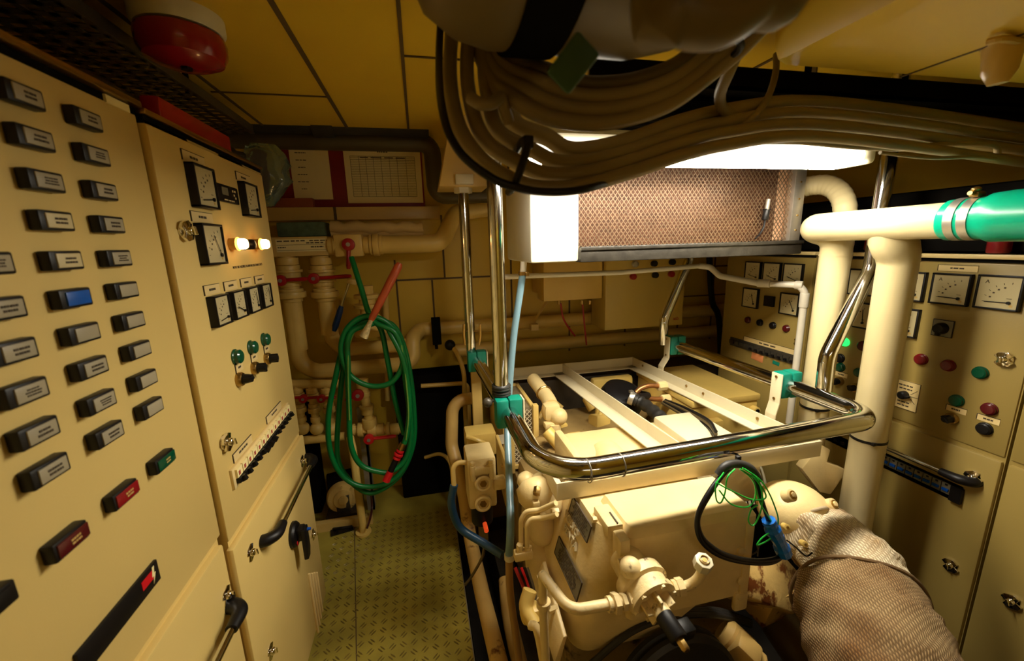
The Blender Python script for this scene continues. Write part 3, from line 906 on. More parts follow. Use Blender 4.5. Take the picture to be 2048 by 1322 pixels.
def gangway_end():
    # dark lagged pipes under the deckhead
    b = MB(); pts = [at(300, 248, Y=2.44), at(700, 250, Y=2.44), at(835, 260, Y=2.44)]
    z0 = at(600, 247, Y=2.44).z
    b.tube([(-1.14, 2.42, z0), (.10, 2.42, z0 - .005)], .050, 20)
    p = at(645, 252, Y=2.40); b.cyl((p.x - .05, 2.42, z0), (p.x + .05, 2.42, z0), .068, seg=20, bev=.004)
    solo('lagged_pipe', b, INSUL, 'black lagged pipe with a thick coupling under the ceiling, upper of the two dark pipes', 'pipe')
    z1 = at(600, 279, Y=2.53).z - .01
    e = at(862, 300, Y=2.50); dwn = at(866, 392, Y=2.50)
    b = MB(); b.tube(fillet([(-1.14, 2.50, z1), (e.x + .005, 2.50, z1), (e.x + .012, 2.50, dwn.z), (.50, 2.50, dwn.z + .01)], [0, .06, .06, 0]), .048, 20)
    solo('lagged_pipe', b, mat('brown_lagging', (.075, .055, .02), .45, var=.2), 'dark brown pipe running under the ceiling and dropping right of the chart', 'pipe')
    # red board, charts
    b = MB(); rect(b, 500, 280, 846, 414, 2.785, .012)
    solo('notice_board', b, mat('red_board', (.26, .012, .012), .5, var=.15), 'red painted board fixed to the back wall behind the charts', 'board')
    b = MB(); x, z, w, h = rect(b, 582, 279, 660, 399, 2.779, .003, bev=0)
    Mx = Matrix(((1, 0, 0, x), (0, 0, -1, 2.779), (0, 1, 0, z), (0, 0, 0, 1)))
    for i in range(7):
        scribble(b, Mx @ Matrix.Translation((-w * .22, h * (.40 - i * .12), 0)), w * (.25 + .12 * (i % 3)), .008, 1, 1, seed=i)
    solo('paper_sheet', b, [PAPER, INK], 'plain typed paper sheet on the red board behind the plastic bag', 'paper', 'papers on the red board')
    b = MB(); x, z, w, h = rect(b, 691, 295, 843, 406, 2.777, .003, bev=0)
    Mx = Matrix(((1, 0, 0, x), (0, 0, -1, 2.777), (0, 1, 0, z), (0, 0, 0, 1)))
    gw, gh = w * .84, h * .72
    for i in range(25):
        b.box((0, -h * .02 + gh * (i / 24 - .5), .0004), (gw, .0022 if i in (0, 24, 22) else .0014, .0008), Mx, m=1)
    for i in range(9):
        b.box((gw * ((0, .13, .235, .35, .47, .6, .72, .86, 1)[i] - .5), -h * .02, .0004), (.0018, gh, .0008), Mx, m=1)
    scribble(b, Mx @ Matrix.Translation((0, h * .42, 0)), w * .16, .012, 1, 1, fill=1)
    scribble(b, Mx @ Matrix.Translation((0, h * .315, 0)), gw * .9, .012, 1, 1, fill=1)
    solo('paper_sheet', b, [PAPER, INK], 'landscape chart sheet with a ruled table on the red board', 'paper', 'papers on the red board')
    b = MB(); rect(b, 520, 396, 626, 420, 2.72, .055, bev=.004)
    solo('flat_box', b, ORANGE, 'flat orange box lying on the ledge below the typed sheet', 'box')
    # clear plastic bag hung over the cabinet corner
    b = MB(); rnd = random.Random(5); rings = []
    for k in range(8):
        t = k / 7; c = at(520 + 16 * t, 292 + 118 * t, Y=2.02); ww = .035 + .07 * math.sin(PI * min(1, t * .9 + .1)); r = []
        for j in range(14):
            a = 2 * PI * j / 14; rr = ww * rnd.uniform(.7, 1.2)
            r.append(c + Vector((rr * math.cos(a), .5 * rr * math.sin(a), rnd.uniform(-.01, .01))))
        rings.append(r)
    b.loft(rings)
    solo('hanging_bag', b, mat('clear_polythene', (.42, .55, .48), .08, var=0, trans=.85, bump=.6, bscale=25), 'crumpled clear plastic bag hanging beside the far cabinet corner', 'bag', ang=80)
    # things in the gap under the ledge
    b = MB(); rect(b, 553, 444, 650, 473, 2.58, .16, bev=.008)
    solo('foam_block', b, FOAM, 'grey green foam block tucked under the ledge', 'foam block')
    b = MB(); a, c = at(662, 460, Y=2.60), at(846, 460, Y=2.60); n = 14
    for s, dz, r in ((0, .012, .038), (.012, -.020, .034)):
        pts = [a.lerp(c, i / n) + Vector((0, s, dz + .006 * math.sin(i * 1.7 + dz * 90))) for i in range(n + 1)]
        b.tube(pts, [r * (.92 + .12 * math.sin(i * 2.3 + s * 50)) for i in range(n + 1)], 14)
    solo('cloth_roll', b, CLOTH, 'rolled cream cloth wedged under the ledge above the red valve', 'cloth', ang=60)
    # fuel manifold: sign rail with two tall valves and the right-hand valve
    t = thing('valve_manifold', 'white valve manifold with long red levers under a lettered rail on the back wall', 'valve manifold', at(600, 740, Y=2.52))
    t.matrix_world = Matrix()
    b = MB(); x, z, w, h = rect(b, 500, 474, 655, 513, 2.50, .10, bev=.004)
    rail = b.build('lettered_rail', CREAM, t)
    b = MB(); xx, zz, ww, hh = rect(b, 552, 478, 652, 503, 2.4985, .002, bev=0)
    Mx = Matrix(((1, 0, 0, xx), (0, 0, -1, 2.4985), (0, 1, 0, zz), (0, 0, 0, 1)))
    for k, (dx, dz, sw) in enumerate(((-.05, .024, .17), (.09, .024, .12), (.07, .012, .11), (-.1, -.010, .05), (.08, -.010, .08))):
        scribble(b, Mx @ Matrix.Translation((dx, dz, 0)), sw, .011, 1, 1, seed=k, fill=1)
    b.box((0, .003, .0003), (ww * .98, .0016, .001), Mx, m=1); b.box((0, -.026, .0003), (ww * .98, .0016, .001), Mx, m=1)
    b.build('printed_label', [PAPER, INK], rail)
    def stack(px0, px1, y0, y1, Y):
        p0, p1 = at(px0, y0, Y=Y), at(px1, y1, Y=Y)
        p1.x = (p0.x + p1.x) / 2 + .01; p0.x = p1.x
        return p0, p1
    for nm, px, (ex, ey), run in (('left', 573, (596, 700), 0), ('right', 640, (657, 668), 1)):
        p0, p1 = stack(px, ex - 4, 512, ey, 2.55)
        b = MB(); L = p0.z - p1.z
        b.cyl(p0, p1, .046)
        for f, r, tk in ((.07, .058, .04), (.20, .072, .016), (.23, .060, .09), (.33, .070, .014), (.37, .055, .03), (.46, .062, .02), (.52, .075, .034), (.58, .054, .03)):
            zz_ = p0.z - f * .42
            b.cyl((p0.x, 2.55, zz_ + tk / 2), (p0.x, 2.55, zz_ - tk / 2), r, seg=24, bev=.003)
        b.build('ball_valve', PIPEY, t)
    hy = at(0, 558, Y=2.47).z
    la, lb, lc = at(562, 561, Y=2.465), at(628, 557, Y=2.465), at(703, 552, Y=2.465)
    lever(t, la, lb + Vector((-.03, 0, .0)), .013, hr=.030); lever(t, lb, lc, .013, hr=.030)
    # pipe runs below the two valves
    z2 = at(660, 741, Y=2.55).z; z3 = at(700, 697, Y=2.60).z
    pl = at(578, 600, Y=2.55); pr = at(648, 600, Y=2.55)
    q0 = at(827, 715, Y=2.55); q1 = at(827, 660, Y=2.735)
    b = MB(); b.tube(fillet([(pl.x + .01, 2.55, at(0, 615, Y=2.55).z), (pl.x + .01, 2.55, z2), (q0.x, 2.55, z2), (q0.x, 2.60, q1.z - .03), (q0.x + .05, 2.735, q1.z), (2.40, 2.735, q1.z - .01)], [0, .12, .07, .06, .06, 0], 8), .046, 18)
    b.build('pipe_run', PIPEY, t)
    b = MB(); b.tube(fillet([(pr.x + .01, 2.58, at(0, 615, Y=2.55).z), (pr.x + .01, 2.58, z3), (at(812, 690, Y=2.58).x, 2.58, z3)], [0, .11, 0], 8), .042, 18)
    b.build('pipe_run', PIPEY, t)
    b = MB(); z4 = at(1050, 690, Y=2.735).z; b.tube([(.20, 2.735, z4), (2.40, 2.735, z4 - .015)], .046, 18)
    solo('pipe', b, PIPEY, 'long cream pipe low on the back wall, lower of the pair behind the engine', 'pipe')
    b = MB(); rect(b, 864, 636, 882, 690, 2.64, .04)
    b.box((at(873, 690, Y=2.65).x, 2.73, at(873, 690, Y=2.65).z - .02), (.02, .138, .02))
    solo('pipe_hanger', b, BLACKM, 'black pipe hanger bracket gripping the back wall pipes', 'bracket')
    # horizontal valve to the right of the rail
    hz = at(697, 491, Y=2.52).z; b = MB()
    x0 = at(655, 491, Y=2.52).x; x1 = at(760, 491, Y=2.52).x
    b.cyl((x0, 2.53, hz), (x1 + .02, 2.53, hz), .042)
    for px, r, tk in ((662, .050, .03), (671, .060, .018), (676, .052, .02), (733, .048, .03), (742, .056, .014), (752, .064, .034), (762, .055, .02)):
        xx = at(px, 491, Y=2.52).x; b.cyl((xx - tk / 2, 2.53, hz), (xx + tk / 2, 2.53, hz), r, seg=20, bev=.003)
    xx = at(699, 491, Y=2.52).x; b.box((xx, 2.52, hz), (.15, .10, .125), bev=.01)
    b.build('ball_valve', PIPEY, t)
    lever(t, at(697, 489, Y=2.455), at(697, 538, Y=2.455), .014, hr=.034)
    pe = [(x1, 2.53, hz), at(882, 490, Y=2.53), at(912, 426, Y=2.62), at(985, 414, Y=2.63)]
    pe[1].z = hz - .003
    b = MB(); b.tube(fillet(pe, [0, .09, .07, 0], 8), .052, 20); b.build('pipe_run', PIPEY, t)
    # lower manifold
    t = thing('valve_manifold', 'lower manifold of three small valves with red levers beside the meter cabinet', 'valve manifold', Matrix())
    b = MB(); zz = at(620, 768, Y=2.50).z
    b.tube([at(560, 768, Y=2.50), at(682, 768, Y=2.50)], .026, 14)
    for px in (593, 622, 652):
        p = at(px, 770, Y=2.50); q = at(px + 2, 858, Y=2.50); q.x = p.x
        b.cyl(p, q, .022)
        for f, r, tk in ((.12, .032, .03), (.26, .036, .04), (.45, .030, .02), (.56, .036, .03), (.78, .028, .03)):
            c = p.lerp(q, f); b.cyl(c + Vector((0, 0, tk / 2)), c - Vector((0, 0, tk / 2)), r, seg=16, bev=.003)
        b.ball(q, .040, u=16, v=10)
    b.tube([at(575, 884, Y=2.50), at(690, 872, Y=2.50)], .026, 14)
    b.build('pipework', PIPEY, t)
    b = MB(); q = at(575, 884, Y=2.50); b.cyl(q, (q.x, q.y, 0), .020); b.build('support_leg', PIPEY, t)
    for px, ex in ((570, 612), (607, 640), (643, 672)):
        lever(t, at(px, 797, Y=2.445), at(ex, 794, Y=2.445), .010, hr=.024)
    # standpipe with its valve
    t = thing('standpipe', 'cream standpipe with a copper coloured union and red lever behind the green hose', 'pipe', Matrix())
    b = MB(); p, q = at(724, 762, Y=2.46), at(733, 855, Y=2.46); q.x = p.x + .02
    b.cyl(p, q, .026)
    for f, r, tk in ((.05, .036, .05), (.28, .034, .03), (.55, .042, .02), (.62, .036, .05), (.9, .044, .06)):
        c = p.lerp(q, f); b.cyl(c + Vector((0, 0, tk / 2)), c - Vector((0, 0, tk / 2)), r, seg=16, bev=.003)
    a, c = at(700, 860, Y=2.46), at(805, 858, Y=2.46)
    b.cyl(a, c, .026)
    for f, r, tk in ((.05, .036, .03), (.2, .044, .03), (.42, .046, .05), (.55, .036, .06), (.72, .044, .02), (.85, .036, .05)):
        e = a.lerp(c, f); b.cyl(e - Vector((tk / 2, 0, 0)), e + Vector((tk / 2, 0, 0)), r, seg=16, bev=.003)
    b.build('pipework', PIPEY, t)
    lever(t, at(716, 790, Y=2.42), at(690, 800, Y=2.42), .012, hr=.034)
    lever(t, at(738, 878, Y=2.40), at(792, 872, Y=2.40), .012, REDBRIGHT, hr=.030)
    b = MB(); f = at(727, 1062, Z=.012)
    b.tube([(f.x, f.y, .0), (f.x - .01, f.y + .02, .55), at(700, 874, Y=2.40)], .022, 14); b.cyl((f.x, f.y, 0), (f.x, f.y, .012), .045)
    solo('support_post', b, PIPEY, 'slim cream post standing on the chequered floor by the kerb', 'post')
    b = MB(); f = at(742, 1012, Y=2.55); b.span((f.x - .022, 2.55, 0), (f.x + .022, 2.57, .72)); b.span((f.x + .010, 2.55, 0), (f.x + .022, 2.61, .72))
    solo('angle_bar', b, ALUDULL, 'grey upright angle bar behind the green hose loops', 'bar')
    b = MB(); f = at(714, 1056, Z=.005); f = f + Vector((-.07, 0, 0)); b.box((f.x - .02, f.y + .02, .004), (.13, .09, .008), rot=(0, 0, .2)); b.tube(catmull([(f.x - .07, f.y + .02, .012), (f.x - .02, f.y - .01, .03), (f.x + .04, f.y + .01, .014)], 6), .008, 8)
    solo('floor_socket', b, BLACK, 'black socket block on the floor beside the cream post', 'socket')
    b = MB(); b.tube(catmull([at(742, 985, Y=2.44), at(744, 1015, Y=2.42), at(740, 1038, Y=2.34), at(734, 1056, Y=2.28)], 6), .007, 8)
    solo('cable', b, mat('dark_red_cable', (.06, .010, .008), .4, var=0), 'thin dark red cable curling down beside the cream post', 'cable')
    # pump and motor behind the kerb
    t = thing('pump', 'cream flanged pump with dark motor behind the kerb at the gangway end', 'pump', Matrix())
    c = at(686, 997, Y=2.52); b = MB(); Mz = align(c, (.25, -1, .1))
    b.lathe([(.095, -.05), (.095, -.01), (.088, 0), (.060, .006), (.056, .018), (.030, .022), (.028, .030), (0, .030)], Mz, seg=30)
    for k in range(8):
        a = 2 * PI * k / 8; b.cyl((.077 * math.cos(a), .077 * math.sin(a), 0), (.077 * math.cos(a), .077 * math.sin(a), .010), .008, M=Mz, seg=6)
    b.build('casing', CREAM, t)
    b = MB(); b.lathe([(.080, -.22), (.080, -.05)], Mz, seg=24); b.box((0, 0, -.15), (.16, .20, .14), Mz, bev=.01); b.build('motor', BLACKM, t)
    b = MB(); b.span((c.x - .10, 2.46, .0), (c.x + .10, 2.66, .055)); b.span((c.x - .04, 2.50, .05), (c.x + .04, 2.62, .16)); b.build('foot', DARKGREY, t)
    # black equipment mass behind the pipes
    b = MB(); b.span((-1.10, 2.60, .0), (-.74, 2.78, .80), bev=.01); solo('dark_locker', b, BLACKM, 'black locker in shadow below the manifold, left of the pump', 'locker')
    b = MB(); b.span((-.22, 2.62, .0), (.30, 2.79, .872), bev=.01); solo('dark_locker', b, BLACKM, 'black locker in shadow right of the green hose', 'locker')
    b = MB(); b.tube(catmull([at(770, 590, Y=2.73), at(772, 640, Y=2.73), at(776, 800, Y=2.73)], 4), .020, 12)
    solo('pipe', b, PIPEY, 'short vertical cream pipe behind the top of the green hose', 'pipe')
    # strainer with flanges behind the brush
    c = at(738, 640, Y=2.48); b = MB()
    b.lathe([(.020, -.10), (.085, -.09), (.10, -.06), (.10, -.05), (.085, -.04), (.085, .0), (.06, .03), (.045, .04), (.045, .07), (.075, .075), (.075, .095), (.045, .10), (.045, .125), (.07, .13), (.07, .15), (.04, .155), (.04, .2), (0, .2)], Matrix.Translation(c), seg=24)
    solo('strainer', b, PIPEY, 'round cream flanged strainer on the back wall behind the red handled brush', 'strainer')


gangway_end()


def hose_and_tools():
    Y = 2.22
    t = thing('garden_hose', 'coiled green hose hanging in long loops on the back wall pipework', 'hose', Matrix())
    W = lambda l, y0=Y: [at(x, y, Y=y0 + dy) for x, y, dy in l]
    b = MB(); r = .0145
    loops = [
        [(703, 515, .16), (722, 575, .08), (745, 640, 0), (790, 665, -.02), (806, 720, -.02), (785, 763, -.02), (742, 772, -.02), (700, 750, -.02), (682, 700, -.02), (696, 655, -.02), (735, 632, 0), (780, 650, .01), (806, 700, .02), (817, 780, .02), (822, 880, .02), (808, 935, .02), (770, 968, .02), (720, 972, .02), (682, 948, .02), (660, 900, .01), (657, 830, 0), (672, 750, 0), (690, 680, .02), (715, 648, .03), (750, 638, .03)],
        [(750, 638, .03), (790, 655, .04), (815, 720, .04), (828, 820, .04), (826, 890, .04), (800, 950, .04), (750, 985, .04), (715, 975, .04), (684, 940, .04), (674, 900, .04), (678, 820, .03), (686, 740, .03), (700, 670, .04), (730, 640, .05), (760, 655, .05), (775, 720, .05), (790, 800, .05), (808, 868, .05)],
        [(752, 645, .0), (700, 668, -.03), (696, 740, -.03), (698, 820, -.03), (702, 890, -.03), (722, 930, -.03), (760, 944, -.03), (785, 942, -.02), (812, 915, 0), (822, 860, .0), (812, 770, .0), (800, 700, .0), (775, 655, 0)],
        [(775, 655, 0), (806, 720, -.04), (818, 800, -.04), (815, 860, -.04), (806, 895, -.04)],
    ]
    for l in loops:
        b.tube(catmull(W(l), 8), r, 12, m=0)
    b.build('hose', GREENH, t)
    b = MB()
    l = [(700, 672, -.047), (690, 720, -.016), (697, 800, -.05)]
    b.tube(catmull(W([(712, 655, -.03), (699, 690, -.034), (696, 730, -.045), (697, 790, -.046), (699, 840, -.046)]), 8), .004, 8)
    b.tube(catmull(W([(803, 690, -.032), (812, 760, -.056), (817, 830, -.056), (812, 880, -.056)]), 8), .004, 8)
    b.build('stripe', GREENLT, t)
    b = MB(); p, q = at(805, 892, Y=Y - .04), at(772, 962, Y=Y - .06); d = q - p
    b.cyl(p - d * .08, p + d * .10, .020, m=2)
    for f, r_ in ((.14, .022), (.24, .026), (.34, .022)):
        b.cyl(p + d * (f - .03), p + d * (f + .04), r_, m=0, seg=14, bev=.003)
    b.cyl(p + d * .40, p + d * .72, .017, m=1); b.cyl(p + d * .72, q, .018, .022, m=0)
    b.build('spray_nozzle', [REDBRIGHT, BLACK, BRASS], t)
    # brush
    t = thing('paint_brush', 'worn paint brush with a red wooden handle stuck through the hose loops', 'brush', Matrix())
    p, q = at(800, 526, Y=2.12), at(742, 640, Y=2.12); d = q - p
    b = MB(); b.tube([p, p + d * .06, p + d * .3, p + d * .7, p + d * .95, q], [.012, .020, .021, .019, .017, .014], 14); b.build('handle', WOODRED, t)
    e = at(727, 674, Y=2.11); b = MB(); b.tube([q, q + (e - q) * .3, q + (e - q) * .6, e], [.020, .024, .034, .042], 14, flat=(1, .5)); b.build('bristles', mat('dried_bristles', (.62, .50, .24), .9, var=.3, scale=60, bump=.8, bscale=150), t)
    t = thing('screwdriver', 'screwdriver with a dark blue handle hung point up below the red lever', 'screwdriver', Matrix())
    p, q, e = at(698, 566, Y=2.43), at(683, 612, Y=2.43), at(668, 662, Y=2.43)
    b = MB(); b.cyl(p, q, .007); b.build('shaft', STEEL, t)
    b = MB(); b.tube([q, q.lerp(e, .2), q.lerp(e, .8), e], [.012, .017, .018, .011], 12); b.build('handle', mat('navy_handle', (.0, .025, .10), .35, var=0), t)
    b = MB(); b.box(at(704, 563, Y=2.43), (.05, .04, .028), bev=.006, rot=(0, .3, 0)); solo('clip', b, CREAM, 'small cream clip holding the screwdriver tip', 'clip')


hose_and_tools()


def wall_boxes():
    b = MB(); x, z, w, h = rect(b, 1087, 505, 1205, 600, 2.47, .14, bev=.006)
    t = thing('junction_box', 'small yellow junction box low behind the cooler, left of the grey box', 'junction box', Matrix())
    b.build('body', mat('yellow_box_paint', (.66, .44, .10), .4, var=.04), t)
    b = MB()
    for px in (1118, 1164, 1180):
        p = at(px, 601, Y=2.52); b.cyl(p, p - Vector((0, 0, .025)), .010, seg=10)
    b.build('cable_gland', BRASS, t)
    for k, (l) in enumerate((((1121, 606), (1128, 640), (1150, 672)), ((1165, 606), (1168, 640), (1173, 690)))):
        b = MB(); b.tube(catmull([at(x_, y_, Y=2.52) for x_, y_ in l], 5), .006, 8)
        b.build('cable', RED, t)
    b = MB(); rect(b, 1078, 520, 1090, 588, 2.62, .17); p, q = at(1097, 596, Y=2.62), at(1068, 645, Y=2.62)
    b.tube([p, q], .022, 4, flat=(1, .4)); b.box(q + Vector((0, .0, -.03)), (.05, .05, .04))
    solo('wall_strut', b, CREAM, 'cream angled strut below the yellow junction box', 'bracket')
    t = thing('control_cabinet', 'large yellow control box on the back wall with three letters in red at its corner', 'control box', Matrix())
    b = MB(); x, z, w, h = rect(b, 1211, 500, 1369, 655, 2.45, .22, bev=.006); b.build('body', mat('olive_box_paint', (.58, .42, .10), .4, var=.03), t)
    p = at(1352, 637, Y=2.449); b = MB(); b.text('asb', .034, Matrix(((1, 0, 0, p.x), (0, 0, -1, 2.449), (0, 1, 0, p.z), (0, 0, 0, 1))), ext=.0006); b.build('lettering', RED, t)
    for px, py, m in ((1264, 553, RED), (1308, 550, BLACK), (1340, 548, RED), (1306, 527, BLACK), (1342, 524, BLACK), (1268, 528, ALUDULL)):
        p = at(px, py, Y=2.45); b = MB(); b.cyl(p, p - Vector((0, .03, 0)), .020, seg=18, bev=.004); b.build('push_button', m, t)
    b = MB(); p0 = at(1432, 520, Y=2.70); p1 = at(1408, 660, Y=2.70)
    b.tube(catmull([at(1418, 500, Y=2.66), at(1424, 600, Y=2.66), at(1440, 660, Y=2.66), at(1440, 900, Y=2.66), at(1440, 1040, Y=2.66)], 5), .022, 10)
    solo('cable', b, BLACK, 'thick black cable dropping down the back wall beside the far cabinet', 'cable')


wall_boxes()
# ------------------------------------------------------------------ lamps
def fluorescent(cx, cy, z, L, label, strength, rotz=0, light=True):
    t = thing('fluorescent_lamp', label, 'lamp', Matrix.Translation((cx, cy, z)) @ Matrix.Rotation(rotz, 4, 'Z'))
    b = MB(); b.box((0, 0, .088), (L - .01, .165, .06), bev=.010)
    b.build('housing', LAMPBODY, t)
    b = MB(); b.box((0, 0, .03), (L - .05, .125, .062), bev=.028, seg=4)
    em = bpy.data.materials.get('lit_tube_cover_%g' % strength)
    if em is None:
        em = bpy.data.materials.new('lit_tube_cover_%g' % strength); em.use_nodes = True
        p = em.node_tree.nodes['Principled BSDF']; p.inputs['Base Color'].default_value = (.9, .88, .8, 1)
        p.inputs['Emission Color'].default_value = (1, .92, .76, 1); p.inputs['Emission Strength'].default_value = strength
    em2 = bpy.data.materials.get('lit_cover_side_%g' % strength)
    if em2 is None:
        em2 = em.copy(); em2.name = 'lit_cover_side_%g' % strength
        em2.node_tree.nodes['Principled BSDF'].inputs['Emission Strength'].default_value = strength * .03
    df = b.build('diffuser', [em, em2], t)
    for f in df.data.polygons:
        f.material_index = 0 if f.normal.z < -.7 else 1
    for s in (-1, 1):
        b = MB(); b.box((s * (L / 2 - .012), 0, .045), (.032, .130, .085), bev=.018, seg=3); b.build('end_cap', LAMPBODY, t)
    return t


def ballast():
    b = MB(); b.box((.215, 1.19, 1.99), (.09, .13, .10), bev=.006); b.cyl((.215, 1.19, 2.03), (.215, 1.19, ZC), .008, seg=10)
    b.box((.272, 1.19, 1.98), (.03, .07, .05), bev=.004)
    solo('ballast_box', b, LAMPBODY, 'white ballast box at the left end of the lamp, seen through the cable loop', 'box')


ballast()
LAMP = fluorescent(.887, 1.19, 1.921, 1.19, 'lit white fluorescent lamp hanging above the generator and in front of the cooler', 92)
FILL_LAMP = fluorescent(.60, -1.45, 2.10, 1.20, 'added white fluorescent fill lamp, out of view, hanging at the rear end of the room', 12)  # unseen lamp added behind the camera to lift the engine's front faces
for s in (-.4, .4):
    b = MB(); b.cyl((s, 0, .11), (s, 0, ZC - 2.10), .008, seg=10); b.build('hanger_rod', ALUDULL, FILL_LAMP)
for s in (-.38, .38):
    b = MB(); b.cyl((s, 0, .115), (s, 0, ZC - 1.921), .008, seg=10); b.build('hanger_rod', ALUDULL, LAMP)
# ------------------------------------------------------------------ grab rail, lifting frame, cooler, white pipework
ZR = 1.09          # rail height
ZF = .95          # top of the lifting frame


def railing():
    t = thing('grab_rail', 'polished steel grab rail on bent posts around the generator, with teal clamp blocks', 'rail', Matrix())
    pts = [(.262, 2.16, ZR), (.2826, 1.36, ZR), (.285, .938, ZR), (1.468, .982, ZR), (1.465, 1.36, ZR), (1.425, 2.16, ZR)]
    b = MB(); b.tube(fillet(pts, [0, .5, .15, .10, .5, 0], 10), .0315, 26); b.build('rail_tube', STEEL, t)
    for sx in (.60, .76):
        pass
    # joint sleeve in the front bar
    for x in (.405, .505):
        y = .935 + (x - .285) * .05 / 1.195
        b = MB(); b.torus((x, y, ZR), .0316, .0014, (1, .04, 0)); b.build('weld_seam', ALUDULL, t)

    def post(pp, r=.0265, rad=.12, label=None):
        b = MB(); b.tube(fillet(pp, rad, 8), r, 24)
        o = b.build('post', STEEL, t); return o
    p, q = at(1003, 785, Y=1.42), at(990, 365, Y=1.42); p.z = ZR; q.x = p.x; q.z = ZC
    LF = p.copy(); post([p, q])
    p = at(942, 700, Y=2.13); q = at(930, 370, Y=2.13); p.z = ZR; q.z = at(930, 372, Y=2.13).z; q.x = p.x
    LR = p.copy(); LRT = q.copy(); post([p, q])
    a = at(1645, 790, Y=1.20); a.z = ZR - .01
    post([a, at(1654, 712, Y=1.205), at(1742, 540, Y=1.24), at(1778, 310, Y=1.26), Vector((at(1778, 310, Y=1.26).x, 1.26, ZC))], rad=.10)
    a = at(1326, 700, Y=2.10); a.z = ZR
    w = at(1378, 520, Y=2.12)
    post([a, at(1327, 640, Y=2.10), w, Vector((w.x + .02, 2.12, ZC))], rad=.10)
    # teal clamp blocks, two halves each
    for c in ((.2815, 1.385, ZR), (.262, 2.09, ZR), (1.465, 1.340, ZR), (1.430, 2.06, ZR)):
        s = 1 if c[0] < 1 else -1
        b = MB()
        b.box((c[0] - .0245, c[1], c[2] + .002), (.049, .058, .110), bev=.010); b.box((c[0] + .025, c[1], c[2] + .002), (.049, .058, .110), bev=.006)
        b.build('clamp_block', TEAL, t)
    # black lashing and ball-ended pin on the near left post
    b = MB()
    for k in range(4):
        b.torus((LF.x, LF.y, ZR + .060 + k * .011), .030, .006, (0, .05 * (-1) ** k, 1), k=8)
    b.build('lashing', RUBBER, t)
    b = MB(); c = at(975, 805, Y=1.40); b.ball(c, .018, u=16, v=10); b.cyl(c, Vector((LF.x, LF.y, c.z + .005)), .007, seg=10); b.build('ball_pin', DARKGREY, t)
    # hooks on the far left post
    for px, s in ((928, -1), (960, 1)):
        b = MB(); a = at(px, 648, Y=2.10); e = at(px - s * 2, 690, Y=2.10)
        b.tube([a, a.lerp(e, .5) + Vector((s * .004, 0, 0)), e], .007, 8); b.cyl(a.lerp(e, .35), Vector((LR.x, LR.y, a.lerp(e, .35).z)), .004, seg=8); b.build('hook', BRASS, t)
    # drop bracket taking the far left post
    b = MB(); x = LR.x; z = LRT.z
    b.loft([[(x - .12, 2.07, z - .01), (x + .12, 2.07, z - .01), (x + .12, 2.30, z - .01), (x - .12, 2.30, z - .01)], [(x - .045, 2.10, z + .30), (x + .045, 2.10, z + .30), (x + .045, 2.30, z + .30), (x - .045, 2.30, z + .30)], [(x - .045, 2.10, ZC), (x + .045, 2.10, ZC), (x + .045, 2.30, ZC), (x - .045, 2.30, ZC)]], bev=.004)
    b.build('deckhead_bracket', CREAM, t)
    b = MB(); b.box((x, 2.055, z + .02), (.085, .03, .045), bev=.004); b.cyl((x, 2.13, z - .035), (x, 2.13, z), .045, seg=6); b.build('socket', LAMPBODY, t)


railing()


def lbar(b, p0, p1, inw, h=.060, w=.058, t=.006):
    """angle section: upright leg along p0-p1 (top edge), flat leg at the bottom pointing along inw"""
    p0, p1, inw = Vector(p0), Vector(p1), Vector(inw).normalized()
    up = Vector((0, 0, 1))
    r0, r1 = [], []
    for p, r in ((p0, r0), (p1, r1)):
        for a, z in ((0, 0), (0, -h), (w, -h), (w, -h + t), (t, -h + t), (t, 0)):
            r.append(p + inw * a + up * z)
    b.loft([r0, r1], bev=.0012)


